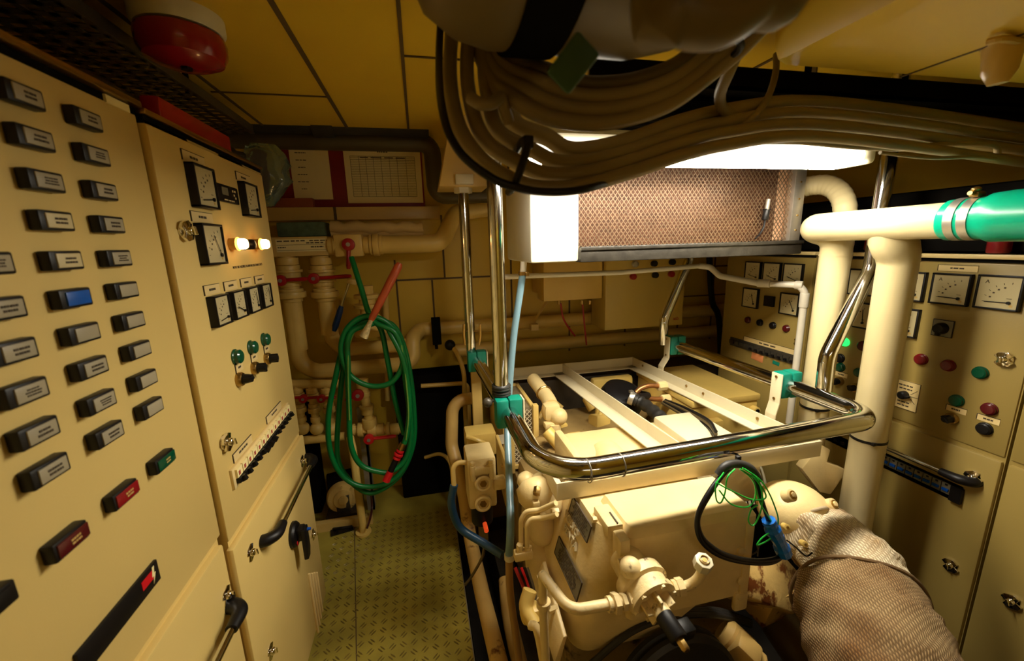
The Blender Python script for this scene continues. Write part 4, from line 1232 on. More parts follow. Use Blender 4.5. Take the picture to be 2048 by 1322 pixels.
def lifting_frame():
    t = thing('lifting_frame', 'white painted angle iron frame bolted over the generator inside the grab rail', 'frame', Matrix())
    FL = at(1113, 968, Z=ZF); FR = at(1645, 882, Z=ZF); RR = at(1264, 713, Z=ZF); RL = at(975, 742, Z=ZF)
    RL.x = FL.x + .012; RL.y = RR.y = (RL.y + RR.y) / 2
    b = MB(); lbar(b, FL, FR, (0, 1, 0), h=.062); b.build('front_bar', FRAMEW, t)
    b = MB(); lbar(b, RL, RR, (0, -1, 0)); b.build('rear_bar', FRAMEW, t)
    b = MB(); lbar(b, FL, RL, (1, 0, 0), w=.045); b.build('left_bar', FRAMEW, t)
    b = MB(); lbar(b, FR, RR, (-1, 0, 0)); b.build('right_bar', FRAMEW, t)
    M0 = at(1126, 727, Z=ZF); M1 = at(1372, 893, Z=ZF); M0.y = RR.y - .007; M1 = M0 + (M1 - M0) * ((M0.y - FL.y - .012) / (M0.y - M1.y))
    b = MB(); lbar(b, M0, M1, (-1, 0, 0), w=.075); b.build('middle_bar', FRAMEW, t)
    # bolt heads along the right bar
    for f in (.10, .42, .52, .78):
        c = FR.lerp(RR, 1 - f) + Vector((-.007, 0, -.024))
        b = MB(); b.cyl(c, c + Vector((-.004, 0, 0)), .007, seg=10); b.build('bolt', BRASS, t)
    # bent plates up to the clamp blocks
    def plate(x0, x1, y, w, zt):
        b = MB(); th = .006 if x1 > x0 else -.006
        zb = ZF + .02; prof = [(x0, ZF - .045), (x0, zb), (x1, zb + .05), (x1, zt), (x1 + th, zt), (x1 + th, zb + .048), (x0 + th, zb - .005), (x0 + th, ZF - .045)]
        b.prism([(p[0], p[1]) for p in prof], w, Matrix(((1, 0, 0, 0), (0, 0, -1, y + w / 2), (0, 1, 0, 0), (0, 0, 0, 1))), bev=.002)
        for z in (zb + .066, zt - .014):
            b.cyl((x1 - .002 if th > 0 else x1 + .002, y, z), (x1 - .004 if th > 0 else x1 + .004, y, z), .006, seg=10, m=1)
        b.build('bracket_plate', [FRAMEW, BRASS], t)
    bx = lambda y: FR.x + (RR.x - FR.x) * (y - FR.y) / (RR.y - FR.y)
    plate(bx(1.335) - .002, 1.4085, 1.335, .052, 1.145)
    plate(bx(2.06) - .002, 1.3735, 2.06, .050, 1.145)
    plate(FL.x + .008, .338, 1.385, .058, 1.145); plate(FL.x + .008, .319, 2.09, .058, 1.145)


lifting_frame()


def cooler():
    Y = 1.50; t = thing('air_cooler', 'ceiling hung air cooler with white end cover and copper fins behind diamond mesh', 'air cooler', Matrix())
    xl = at(1060, 450, Y=Y).x; xm = at(1159, 450, Y=Y).x; xr = at(1602, 430, Y=Y).x
    zb = at(1060, 527, Y=Y).z; zt = 2.02; zm = at(1350, 487, Y=Y).z
    D = .42
    b = MB(); b.span((xl, Y, zb), (xm, Y + D, zt), bev=.012); b.build('end_cover', WHITE, t)
    b = MB(); b.span((xm, Y + .03, zt - .02), (xr, Y + D, zt), bev=.003); b.span((xm, Y + D - .02, zm - .02), (xr, Y + D, zt)); b.build('casing', LAMPBODY, t)
    # fin block
    fm = bpy.data.materials.new('copper_fins'); fm.use_nodes = True; nt = fm.node_tree; N = nt.nodes; L = nt.links; p = N['Principled BSDF']
    p.inputs['Roughness'].default_value = .45; p.inputs['Metallic'].default_value = .4
    tc = N.new('ShaderNodeTexCoord'); w = N.new('ShaderNodeTexWave'); w.bands_direction = 'X'; w.inputs['Scale'].default_value = 75; w.inputs['Distortion'].default_value = .6; w.inputs['Detail'].default_value = 2
    n = N.new('ShaderNodeTexNoise'); n.inputs['Scale'].default_value = 8
    mp = N.new('ShaderNodeMapping'); mp.inputs['Scale'].default_value = (1, 1, 9)
    L.new(tc.outputs['Object'], w.inputs['Vector']); L.new(tc.outputs['Object'], mp.inputs['Vector']); L.new(mp.outputs['Vector'], n.inputs['Vector'])
    mu = N.new('ShaderNodeMath'); mu.operation = 'MULTIPLY'; L.new(w.outputs['Fac'], mu.inputs[0]); L.new(n.outputs['Fac'], mu.inputs[1])
    r = N.new('ShaderNodeValToRGB'); r.color_ramp.elements[0].color = (.03, .010, .004, 1); r.color_ramp.elements[1].color = (.20, .085, .04, 1); r.color_ramp.elements[1].position = .55
    L.new(mu.outputs[0], r.inputs['Fac']); L.new(r.outputs['Color'], p.inputs['Base Color'])
    xf = at(1548, 420, Y=Y + .05).x
    b = MB(); b.span((xm, Y + .045, zm), (xf, Y + .25, zt - .02)); b.build('fin_block', fm, t)
    b = MB(); b.span((xf, Y + .045, zm), (xf + .10, Y + .06, zt - .02), bev=.002)
    b.build('end_plate', mat('pink_primer', (.70, .42, .25), .6, var=.15, scale=15), t)
    # diamond mesh guard
    b = MB(); x0, x1, z0, z1 = xm + .002, at(1582, 430, Y=Y).x, zm - .005, zt - .025
    W, H = .0185, .024; sl = H / W
    for s in (1, -1):
        k = -int((x1 - x0) * sl / H) - 2
        while True:
            c = z0 + k * H if s > 0 else z0 + k * H
            # line z = c + s*sl*(x-x0)
            if s > 0:
                xa = max(x0, x0 + (z0 - c) / sl); xb = min(x1, x0 + (z1 - c) / sl)
            else:
                xa = max(x0, x0 + (c - z1) / sl); xb = min(x1, x0 + (c - z0) / sl)
            if xb - xa > .004:
                za, zb_ = c + s * sl * (xa - x0), c + s * sl * (xb - x0)
                ln = math.hypot(xb - xa, zb_ - za)
                b.box(((xa + xb) / 2, Y + .012 + s * .0006, (za + zb_) / 2), (ln, .0012, .0032), rot=(0, -math.atan2(zb_ - za, xb - xa), 0))
            k += 1
            if (s > 0 and c > z1) or (s < 0 and c - sl * (x1 - x0) > z1):
                break
    b.build('mesh_guard', mat('brown_mesh_wire', (.17, .105, .058), .4, .5, var=.2, scale=40), t)
    b = MB(); b.span((x1 - .002, Y - .006, zm - .01), (xr, Y + .03, zt - .01), bev=.002)
    for f in (.12, .3, .5, .7, .9):
        b.cyl(((x1 + xr) / 2, Y - .005, zm + (zt - zm) * f), ((x1 + xr) / 2, Y - .009, zm + (zt - zm) * f), .004, seg=8, m=1)
    b.build('corner_post', [ALU, BRASS], t)
    b = MB(); za, zc = at(1350, 490, Y=Y - .02).z, at(1160, 525, Y=Y - .02).z
    b.span((xm - .002, Y - .02, zc), (xr + .004, Y + D, za), bev=.005); b.span((xm - .002, Y - .028, za - .010), (xr + .004, Y - .014, za + .004), bev=.002)
    b.build('drip_tray', TRAYM, t)
    b = MB(); za = zt
    for x in (xl + .12, xr - .12):
        for y in (Y + .08, Y + .36):
            b.cyl((x, y, zt - .005), (x, y, ZC), .008, seg=10)
    b.build('hanger_rods', ALUDULL, t)
    # clipped on temperature probe
    q = thing('temperature_probe', 'small black temperature probe with a lead clipped on the cooler mesh', 'probe', Matrix())
    a, c = at(1537, 398, Y=Y - .004), at(1530, 440, Y=Y - .004); b = MB(); b.cyl(a, a.lerp(c, .55), .008, m=1, bev=.002); b.cyl(a.lerp(c, .5), c, .0125, bev=.002); b.box(a.lerp(c, .5), (.03, .012, .006)); b.build('body', [BLACK, ALUDULL], q)
    b = MB(); b.tube(catmull([c, at(1527, 455, Y=Y - .006), at(1518, 470, Y=Y - .012), at(1511, 477, Y=Y - .03)], 5), .004, 8); b.build('lead', BLACK, q)


cooler()


def white_pipes():
    X, Z = 1.545, at(1640, 455, X=1.545).z
    t = thing('exhaust_manifold', 'large white pipe at right with two vertical legs and a teal rubber sleeve', 'pipe', Matrix())
    r = .053; XV = 1.625
    yl = at(1650, 660, X=XV).y; yr = at(1768, 690, X=XV).y
    z_end = .66
    b = MB()
    b.tube(fillet([(X, -.2, Z + .012), (X, at(1605, 455, X=X).y - .02, Z), (XV, yl, Z - .03), (XV, yl, .80)], [0, .085, .075, 0], 10), r, 28)
    b.tube([(XV, yl, Z - .105), (XV, yl, Z - .112)], r * 1.035, 28)
    b.build('main_pipe', PIPEW, t)
    b = MB()
    prof = [(X + .005, yr, Z + .005), (X + .03, yr, Z - .045), (XV - .022, yr, Z - .08), (XV - .006, yr, Z - .105), (XV, yr, Z - .14), (XV, yr, .30)]
    b.tube(prof, [.050, .062, .064, .060, .056, .055], 28); b.tube([(XV, yr, Z - .116), (XV, yr, Z - .126)], .057, 28)
    b.build('drop_leg', PIPEW, t)
    # teal silicone sleeve and hose clips
    y0 = at(1905, 440, X=X).y; y1 = at(1972, 440, X=X).y
    b = MB(); b.tube([(X, y0 + .012, Z + .004), (X, y0 + .006, Z + .004), (X, y1, Z + .006), (X, y1 - .015, Z + .006), (X, y1 - .05, Z + .008), (X, -.15, Z + .01)], [.0545, .0585, .0585, .066, .067, .067], 28)
    b.build('rubber_sleeve', TEALR, t)
    for f in (.30, .72):
        yy = y0 + (y1 - y0) * f; b = MB()
        b.tube([(X, yy + .011, Z + .005), (X, yy - .011, Z + .005)], .0605, 30); o = b.build('hose_clip', ALU, t)
        if f > .5:
            b = MB(); c = Vector((X - .015, yy, Z + .070)); b.box(c, (.03, .022, .014), bev=.003); b.cyl(c + Vector((-.03, 0, .004)), c + Vector((.02, 0, .004)), .006, seg=10); b.ball(c + Vector((-.008, 0, .014)), .011, (1, 1, .7), u=14, v=8); b.build('clip_screw', BRASS, o)
    # cable ties
    for (px, py, yy, rr) in ((1748, 880, yr, .057), (1630, 812, yl, .055)):
        c = at(px, py, X=XV); b = MB(); b.tube([(XV, yy, c.z + .005), (XV, yy, c.z - .005)], rr, 26); b.box((XV - .035, yy - rr * .8, c.z), (.018, .012, .012), bev=.002)
        b.build('cable_tie', BLACK, t)
    # wrapped hose from the cooler
    t2 = thing('wrapped_hose', 'cream tape wrapped hose bend leaving the right end of the cooler', 'hose', Matrix())
    b = MB(); pts = catmull([at(1604, 376, Y=1.57), at(1625, 371, Y=1.54), at(1655, 371, Y=1.49), at(1679, 386, Y=1.44), at(1690, 416, Y=1.40), at(1686, 460, Y=1.39), at(1680, 520, Y=1.41)], 8)
    n = len(pts); b.tube(pts, [.041 + .0010 * ((i % 3) - 1) for i in range(n)], 20)
    b.build('hose_wrap', PIPEW, t2, ang=70)
    b = MB(); b.cyl(at(1600, 376, Y=1.58), at(1612, 373, Y=1.56), .048, seg=20, bev=.003); b.build('collar', BRASS, t2)
    # thin plastic drain pipe
    t3 = thing('drain_pipe', 'thin grey plastic pipe under the cooler turning down before the right cabinets', 'pipe', Matrix())
    Yp = 1.70; Yq = 1.52
    a = [at(960, 557, Y=2.2), at(1050, 552, Y=1.98), at(1240, 545, Y=1.98), at(1398, 532, Y=1.98)]
    b = MB(); b.tube([a[1] + Vector((-.13, 0, .0)), a[1], a[2], a[3]], .013, 14)
    e0, e1, e2, e3 = at(1420, 534, Y=1.96), at(1440, 552, Y=1.90), at(1515, 566, Y=1.72), at(1612, 571, Y=1.55)
    e4 = at(1588, 845, Y=1.55); e4.x = e3.x
    b.tube(fillet([a[3], e0, e1, e2, e3, e4], [.0, .03, .04, .06, .05, 0], 6), .0155, 16)
    b.cyl(e2, e2.lerp(e3, .28), .020, bev=.003); b.cyl(e3.lerp(e2, .22), e3.lerp(e2, .06), .020, bev=.003); b.cyl(e3.lerp(e4, .05), e3.lerp(e4, .15), .0195, bev=.003)
    b.build('pipe', PVC, t3)
    # lilac-grey conduit standing beside the left white leg
    # braided blue hose and clear tail on the left
    t4 = thing('braided_hose', 'blue braided hose hanging beside the near left post, with a clear brown tail', 'hose', Matrix())
    b = MB(); pts = [at(1046, 545, Y=1.62), at(1040, 585, Y=1.62), at(1029, 660, Y=1.63), at(1023, 720, Y=1.63), at(1018, 790, Y=1.62), at(1015, 850, Y=1.58), at(1016, 900, Y=1.50), at(1020, 1000, Y=1.34), at(1021, 1060, Y=1.25), at(1018, 1115, Y=1.24)]
    b.tube(catmull(pts, 8), .0145, 16, uvs=True); b.build('hose', BRAID, t4)
    b = MB(); b.tube(catmull([at(1018, 1112, Y=1.24), at(1020, 1180, Y=1.22), at(1030, 1260, Y=1.2), at(1040, 1340, Y=1.18)], 6), .0135, 14); b.build('clear_tail', mat('brown_clear_tube', (.34, .19, .06), .3, var=.1), t4)
    b = MB(); c = at(1019, 1113, Y=1.24); b.cyl(c - Vector((0, 0, .010)), c + Vector((0, 0, .010)), .019, seg=20); b.build('hose_clip', LAMPBODY, t4)
    b = MB(); c = at(1046, 546, Y=1.62); b.cyl(c + Vector((.004, 0, .045)), c, .013, m=1); b.cyl(c + Vector((0, 0, .006)), c - Vector((0, 0, .008)), .019, seg=20); b.box(c + Vector((.012, -.02, -.004)), (.016, .014, .016), bev=.003, m=0); b.build('hose_clip', [BRASS, PVC], t4)


white_pipes()
# ------------------------------------------------------------------ the generator
def rring(xl, xr, yf, yb, rf, z, skew=0.0, n=6):
    """rounded-front rectangle ring at height z, front corners rounded by rf"""
    P = [(xl + skew, yb)]
    for k in range(n + 1):
        a = PI + (PI / 2) * k / n
        P.append((xl + rf + rf * math.cos(a), yf + rf + rf * math.sin(a)))
    for k in range(n + 1):
        a = 1.5 * PI + (PI / 2) * k / n
        P.append((xr - rf * .3 + rf * .3 * math.cos(a), yf + rf * .3 + rf * .3 * math.sin(a)))
    P.append((xr, yb))
    return [(x, y, z) for x, y in P]


def generator():
    t = thing('generator', 'cream painted diesel generator filling the well under the lifting frame', 'generator', Matrix())
    # bed frame and engine block down in the well
    for x in (.36, 1.24):
        b = MB(); b.span((x - .05, .95, -.398), (x + .05, 2.28, -.10), bev=.006); b.build('bed_rail', DARKGREY, t)
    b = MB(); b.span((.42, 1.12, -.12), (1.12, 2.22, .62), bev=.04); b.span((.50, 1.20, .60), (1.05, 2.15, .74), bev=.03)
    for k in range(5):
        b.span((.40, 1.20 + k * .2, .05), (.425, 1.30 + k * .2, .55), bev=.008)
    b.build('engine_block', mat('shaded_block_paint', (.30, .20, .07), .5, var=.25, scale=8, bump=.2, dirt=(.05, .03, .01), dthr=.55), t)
    # front casting with its sloping left flank
    b = MB()
    b.loft([rring(.43, .60, .985, 1.16, .05, .425, -.008), rring(.375, .66, .950, 1.18, .06, .47, -.012), rring(.362, .74, .928, 1.22, .075, .54, -.012), rring(.390, .90, .918, 1.24, .085, .66, -.010), rring(.418, .90, .915, 1.24, .085, .76, -.008), rring(.447, .90, .915, 1.24, .085, .85, -.006), rring(.455, .89, .93, 1.23, .08, .884, -.004)])
    b.build('front_casting', ENG, t, ang=50)
    b = MB()
    a = [at(1098, 1150, Y=1.16), at(1100, 1135, Y=1.12), at(1165, 1270, Y=.92), at(1155, 1275, Y=.92)]
    b.loft([[(.305, 1.18, .520), (.335, 1.18, .520), (.325, .935, .475), (.305, .935, .475)], [(.345, 1.18, .610), (.358, 1.18, .610), (.345, .930, .570), (.333, .930, .570)]], bev=.003)
    for y in (1.15, 1.02):
        b.cyl((.318, y, .575), (.345, y, .58), .010, seg=6)
    b.build('cover_flange', ENG, t)
    # header tank: body, lid with bead, corner bracket
    xl, xr = .515, .930
    b = MB(); b.loft([rring(xl + .01, xr - .005, .905, 1.07, .02, .60), rring(xl, xr, .900, 1.08, .025, .70), rring(xl, xr, .900, 1.08, .025, .868)], bev=0)
    b.loft([rring(xl - .003, xr + .003, .896, 1.08, .03, .868), rring(xl - .003, xr + .003, .896, 1.08, .03, .884), rring(xl + .012, xr - .008, .912, 1.08, .03, .905)])
    b.box((xr - .02, .905, .58), (.050, .02, .07), bev=.01); b.box((xr - .015, .902, .72), (.03, .012, .30), bev=.005)
    b.build('header_tank', ENG, t)
    b = MB()
    for x, z in ((.54, .80), (.90, .66), (.905, .60), (.888, .77)):
        b.cyl((x, .902, z), (x, .893, z), .013, seg=20, bev=.003)
    b.build('tank_boss', ENG, t)
    b = MB(); b.box((.492, .985, .885), (.050, .10, .045), bev=.006); b.box((.497, .91, .845), (.032, .05, .10), bev=.006); b.box((.50, .965, .909), (.004, .05, .004), m=1)
    b.cyl((.462, 1.0, .885), (.448, 1.0, .887), .010, seg=6)
    b.build('tank_bracket', [ENG, INK], t)
    # embossed lettering and two data plates on the sloping flank
    def flank(y, z):
        f = (z - .56) / (.86 - .56)
        return Vector((.367 + (.449 - .367) * f - .009, y, z))
    nrm = Vector((-1, 0, .273)).normalized(); yv = Vector((0, -1, 0)); up = nrm.cross(yv)
    def fm(y, z, off=.002):
        p = flank(y, z) + nrm * off
        return Matrix(((yv.x, up.x, nrm.x, p.x), (yv.y, up.y, nrm.y, p.y), (yv.z, up.z, nrm.z, p.z), (0, 0, 0, 1)))
    def plate(y, z, w, h, nm, rows, seed):
        b = MB(); M = fm(y, z); b.box((0, 0, .001), (w, h, .003), M, m=0)
        for s in (-1, 1):
            b.box((0, s * h / 2, .002), (w, .002, .004), M, m=1); b.box((s * w / 2, 0, .002), (.002, h, .004), M, m=1)
        scribble(b, M @ Matrix.Translation((0, 0, .0026)), w * .84, h * .84, rows, 1, seed=seed, fill=1)
        b.build('data_plate', [GREYPL, INK], t)
    plate(1.052, .690, .203, .063, 'data_plate', 7, 2)
    plate(1.06, .849, .150, .054, 'data_plate', 6, 5)
    b = MB(); b.text('VOLVO', .034, fm(1.100, .803), ext=.004); b.text('PENTA', .034, fm(1.085, .768), ext=.004); b.build('embossed_lettering', FRAMEW, t)
    # raw water pump on its bracket
    P = at(1300, 1190, Y=.80); ax = Vector((.10, -1, -.18)).normalized(); M = align(P, ax) @ Matrix.Scale(1.2, 4)
    b = MB()
    b.lathe([(.038, -.10), (.040, -.05), (.056, -.045), (.058, -.020), (.050, -.016), (.048, .004), (.053, .006), (.053, .016), (.040, .018), (.030, .012), (0, .012)], M, seg=40)
    b.ball((-.030, .045, -.04), .024, M=M, u=16, v=10)
    for k in range(6):
        a = k * PI / 3 + .3
        b.cyl((.046 * math.cos(a), .046 * math.sin(a), .014), (.046 * math.cos(a), .046 * math.sin(a), .022), .006, M=M, seg=6)
    pump = b.build('water_pump', ENGCHIP, t)
    b = MB(); b.lathe([(.019, .012), (.019, .046), (.016, .050), (0, .050)], M, seg=24)
    for k in range(5):
        a = k * 2 * PI / 5 + .5
        b.box((.024 * math.cos(a), .024 * math.sin(a), .026), (.022, .006, .030), M, rot=(0, 0, a), bev=.001)
    b.build('impeller_hub', ENGCHIP, pump)
    b = MB(); b.lathe([(.0185, .046), (.0185, .092), (.016, .096), (0, .096)], M, seg=24); b.box((.026, -.012, .076), (.040, .030, .030), M, bev=.004); b.build('black_coupling', BLACK, pump)
    b = MB(); b.lathe([(.009, .096), (.009, .112), (.006, .116), (0, .116)], M, seg=6); b.build('end_nut', BRASS, pump)
    q = [at(1238, 1122, Y=.87), at(1283, 1128, Y=.85), at(1330, 1175, Y=.83), at(1316, 1200, Y=.85), at(1250, 1200, Y=.87)]
    b = MB(); r0 = [tuple(p) for p in q]; r1 = [tuple(p + Vector((0, .012, 0))) for p in q]; b.loft([r0, r1], bev=.003)
    c = at(1290, 1142, Y=.845); b.cyl(c, c + Vector((0, .03, 0)), .011, seg=6); b.cyl(c + Vector((0, .01, 0)), c + Vector((0, .03, 0)), .018)
    b.build('pump_bracket', ENGCHIP, t)
    # suction pipe with union nuts
    J = at(1250, 1203, Y=.80); K = at(1228, 1208, Y=.80)
    b = MB(); b.tube(fillet([J, at(1140, 1222, Y=.80), at(1086, 1150, Y=.90), at(1084, 1164, Y=1.0)], [0, .05, .03, 0], 8), .0135, 18)
    b.build('suction_pipe', ENGCHIP, t)
    b = MB(); d = (J - at(1140, 1222, Y=.80)).normalized()
    for o, r, w in ((-.004, .021, .012), (-.026, .026, .016), (-.044, .019, .010), (.018, .024, .022)):
        b.hexnut(J + d * (o - w / 2), J + d * (o + w / 2), r) if r > .02 else b.cyl(J + d * (o - w / 2), J + d * (o + w / 2), r)
    b.build('union_nut', ENGCHIP, t)
    b = MB(); p0, p1 = at(1086, 1148, Y=.92), at(1092, 1345, Y=.92); b.tube([p0, at(1086, 1200, Y=.92), p1], .0125, 16); b.cyl(at(1087, 1202, Y=.92), at(1087, 1212, Y=.92), .020); b.build('drain_tube', ENG, t)
    b = MB(); b.tube(catmull([at(1060, 1250, Y=.98), at(1075, 1262, Y=.96), at(1092, 1350, Y=.94)], 6), .013, 14); b.build('drain_tube', ENG, t)
    # discharge elbow with blanking cap
    A0, A1, A2, A3 = at(1335, 1178, Y=.80), at(1378, 1170, Y=.79), at(1400, 1152, Y=.77), at(1405, 1128, Y=.76)
    b = MB(); b.tube(catmull([A0, A1, A2, A3], 6), .0125, 18); d = (A1 - A0).normalized()
    for o, r, w in ((.004, .024, .012), (.020, .020, .010), (.034, .023, .018)):
        b.hexnut(A0 + d * (o - w / 2), A0 + d * (o + w / 2), r)
    b.build('discharge_elbow', ENGCHIP, t)
    b = MB(); d = Vector((.02, -.30, .95)).normalized(); c = A3 + d * .002
    b.cyl(c - d * .012, c + d * .014, .0225, seg=8, bev=.002); b.torus(c + d * .015, .011, .0022, d, m=1); b.cyl(c + d * .012, c + d * .016, .006, m=1)
    b.build('blanking_cap', [LAMPBODY, BRASS], t)
    # crank pulley with belts
    C = at(1368, 1408, Y=.84); b = MB(); M = align(C, (.03, -1, .12))
    b.lathe([(.205, -.06), (.205, -.045), (.185, -.035), (.205, -.025), (.205, -.01), (.192, 0)], M, seg=64, m=1)
    b.lathe([(.192, -.002), (.188, .0), (.170, -.004), (.120, -.012), (.070, -.004), (.05, .01), (0, .01)], M, seg=64)
    b.build('crank_pulley', [mat('pulley_paint', (.80, .52, .17), .45, var=.15, dirt=(.2, .09, .03), dthr=.66), RUBBER], t)
    b = MB()
    for k in range(3):
        b.tube(catmull([at(1180, 1330, Y=.93 + k * .016), at(1260, 1265, Y=.92 + k * .016), at(1340, 1235 - k * 3, Y=.93 + k * .016), at(1430, 1230 - k * 5, Y=.97 + k * .016), at(1500, 1250 - k * 4, Y=1.02)], 6), .010, 8)
    b.build('drive_belt', RUBBER, t)
    # exhaust elbow casting to the right of the tank
    b = MB(); c = at(1588, 1020, Y=1.06)
    b.ball(c, .125, (1, .95, .78), rot=(0, .25, 0)); 
    b.build('expansion_dome', ENG, t)
    b = MB()
    for px, py, yy in ((1585, 990, .955), (1668, 1008, .985)):
        p = at(px, py, Y=yy); d = Vector((.15, -.75, .65)).normalized()
        b.cyl(p - d * .03, p, .020, bev=.003); b.cyl(p, p + d * .004, .013, m=1); b.hexnut(p, p + d * .008, .009, m=0)
    b.build('plug_boss', [ENG, BRASS], t)
    b = MB()
    q = [at(1604, 938, Y=1.2), at(1642, 890, Y=1.22), at(1662, 900, Y=1.22), at(1655, 925, Y=1.2), at(1693, 940, Y=1.18), at(1690, 950, Y=1.18), at(1662, 990, Y=1.16), at(1640, 985, Y=1.16)]
    b.loft([[tuple(p) for p in q], [tuple(p + Vector((.02, .05, -.01))) for p in q]], bev=.006)
    b.build('filler_bracket', ENG, t)
    b = MB()
    q = [at(1497, 1120, Y=.98), at(1575, 1118, Y=1.02), at(1640, 1190, Y=.98), at(1590, 1230, Y=.93), at(1500, 1196, Y=.93)]
    b.loft([[tuple(p) for p in q], [tuple(p + Vector((.0, .10, -.10))) for p in q]], bev=.008)
    b.box(at(1530, 1190, Y=1.02), (.12, .12, .14), bev=.01, rot=(.2, .1, .2))
    b.build('manifold_casting', mat('oily_casting_paint', (.62, .42, .14), .3, var=.2, bump=.3, dirt=(.16, .045, .010), dthr=.50, dscale=13, coat=.3), t)
    b = MB(); c = at(1508, 1322, Y=.90); M = align(c, (.55, -.65, -.5))
    b.lathe([(.035, -.12), (.052, -.10), (.055, -.03), (.042, -.02), (.042, .015), (.030, .03), (0, .03)], M, seg=26); b.box((-.03, .03, -.05), (.08, .07, .08), M, bev=.012)
    st = b.build('starter_motor', PIPERUST, t)
    b = MB(); b.lathe([(.024, .03), (.024, .055), (.018, .06), (0, .06)], M, seg=20, m=1); b.lathe([(.012, .06), (.012, .085), (0, .085)], M, seg=6); b.build('terminal', [BRASS, BLACK], st)
    b = MB(); c = at(1598, 1300, Y=.98); M = align(c, (.3, -.6, -.6)); b.lathe([(.05, -.15), (.07, -.1), (.075, .05), (.05, .08), (0, .08)], M, seg=26)
    b.build('filter_housing', mat('dark_brown_housing', (.085, .05, .018), .45, var=.3), t)
    # ---- inside the frame
    b = MB(); b.span((.525, 1.37, .695), (1.045, 1.60, .872), bev=.028)
    b.build('air_duct', ENG, t)
    b = MB(); b.box((.548, 1.48, .785), (.036, .25, .20), bev=.012); b.build('duct_flange', ENG, t)
    b = MB(); b.tube(catmull([(.70, 1.44, .82), (.69, 1.36, .822), (.68, 1.28, .79), (.67, 1.24, .70)], 6), [.072, .076, .07, .06], 22); b.ball((.74, 1.40, .81), .065, (1.4, 1, .6)); b.build('intake_elbow', ENG, t, ang=60)
    b = MB(); b.span((1.00, 1.18, .69), (1.225, 1.58, .905), bev=.016); b.cyl((1.10, 1.27, .904), (1.10, 1.27, .909), .006)
    b.build('rocker_cover', FRAMEW, t)
    b = MB(); p = [at(1262, 796, Y=1.86), at(1285, 806, Y=1.82), at(1318, 832, Y=1.66), at(1335, 850, Y=1.58)]; pts = catmull(p, 10); n = len(pts)
    b.tube(pts, [.030 + .0028 * (1 if (i % 4) < 2 else -1) for i in range(n)], 18); b.build('ribbed_hose', RUBBER, t, ang=60)
    b = MB(); d = (p[1] - p[0]).normalized(); b.cyl(p[0] - d * .01, p[0] + d * .018, .036, bev=.003); b.box(p[0] + Vector((0, 0, .036)), (.02, .02, .012)); b.build('hose_clip', ALU, t)
    b = MB(); c = at(1246, 788, Y=2.0); b.lathe([(.12, -.08), (.125, -.02), (.11, .02), (.07, .04), (.05, .038), (0, .045)], Matrix.Translation(c) @ Euler((.35, .1, 0)).to_matrix().to_4x4(), seg=30); b.tube(catmull([c + Vector((.06, -.07, .02)), c + Vector((.10, -.09, .01)), p[0]], 6), .020, 14); b.build('air_filter_cap', BLACK, t)
    b = MB(); c = at(1250, 790, Y=2.12); b.ball(c + Vector((0, 0, -.07)), .165, (1, .7, .75)); b.build('alternator_dome', ENG, t)
    b = MB(); b.span((.98, 2.20, .55), (1.25, 2.26, .875), bev=.02); b.cyl((1.21, 2.198, .84), (1.21, 2.19, .84), .012); b.build('lifting_plate', PIPEY, t)
    for l in (((1318, 772), (1300, 771), (1283, 776), (1272, 785)), ((1326, 798), (1308, 798), (1290, 795), (1278, 790))):
        b = MB(); b.tube(catmull([at(x, y, Y=1.9) for x, y in l], 6), .0135, 12); b.build('copper_tube', COPPER, t)
    b = MB()
    for x, y in ((1322, 772), (1329, 798)):
        c = at(x, y, Y=1.9); b.cyl(c - Vector((.02, 0, 0)), c + Vector((.03, 0, 0)), .026, seg=8, bev=.003)
    b.build('tube_fitting', ENG, t)
    for k in range(4):
        b = MB(); b.tube(catmull([at(1325 + k * 2, 806 - k * 2, Y=1.80), at(1362 + k * 3, 828 - k * 4, Y=1.62), at(1410 + k * 2, 858 - k * 6, Y=1.42), at(1432, 878 - k * 5, Y=1.30)], 6), .007, 8); b.build('wire', BLACK if k % 2 else CABLEDK, t)
    # left side heat exchanger core with mesh
    xa, xb, ya, yb_, za, zb_ = .345, .525, 1.85, 2.26, .57, .885
    b = MB(); b.span((xa, ya, za), (xa + .012, yb_, zb_), bev=.002); b.span((xb - .02, ya + .01, za), (xb, yb_, zb_), bev=.002); b.span((xa, yb_ - .02, za), (xb, yb_, zb_)); b.span((xa, ya, za), (xb, yb_, za + .02))
    b.span((xa, ya - .006, za - .02), (xa + .058, ya + .02, zb_), bev=.003); b.span((xb - .022, ya - .006, za), (xb + .006, ya + .03, zb_ + .02), bev=.004)
    hx = b.build('heat_exchanger', CREAM, t)
    b = MB(); b.span((xa + .012, ya + .03, za), (xb - .02, yb_ - .02, zb_ - .012)); b.build('core', mat('grey_core', (.20, .15, .08), .7, var=.3, scale=60), hx)
    b = MB(); W, H = .024, .0125
    x0, x1 = xa + .058, xb - .022
    for i in range(int((zb_ - za) / H)):
        z = za + i * H
        for k in range(int((x1 - x0) / (W / 2))):
            xx = x0 + k * W / 2; s = 1 if (k + i) % 2 else -1
            b.box((xx + W / 4, ya + .012, z + H / 2), (math.hypot(W / 2, H) * 1.04, .003, .0026), rot=(0, -s * math.atan2(H, W / 2), 0))
    b.build('mesh_guard', FRAMEW, hx)
    b = MB(); p0, p1 = at(993, 871, Y=ya - .008), at(1014, 887, Y=ya - .008); b.span((p0.x, ya - .008, p1.z), (p1.x, ya - .006, p0.z)); b.build('sticker', WHITE, hx)
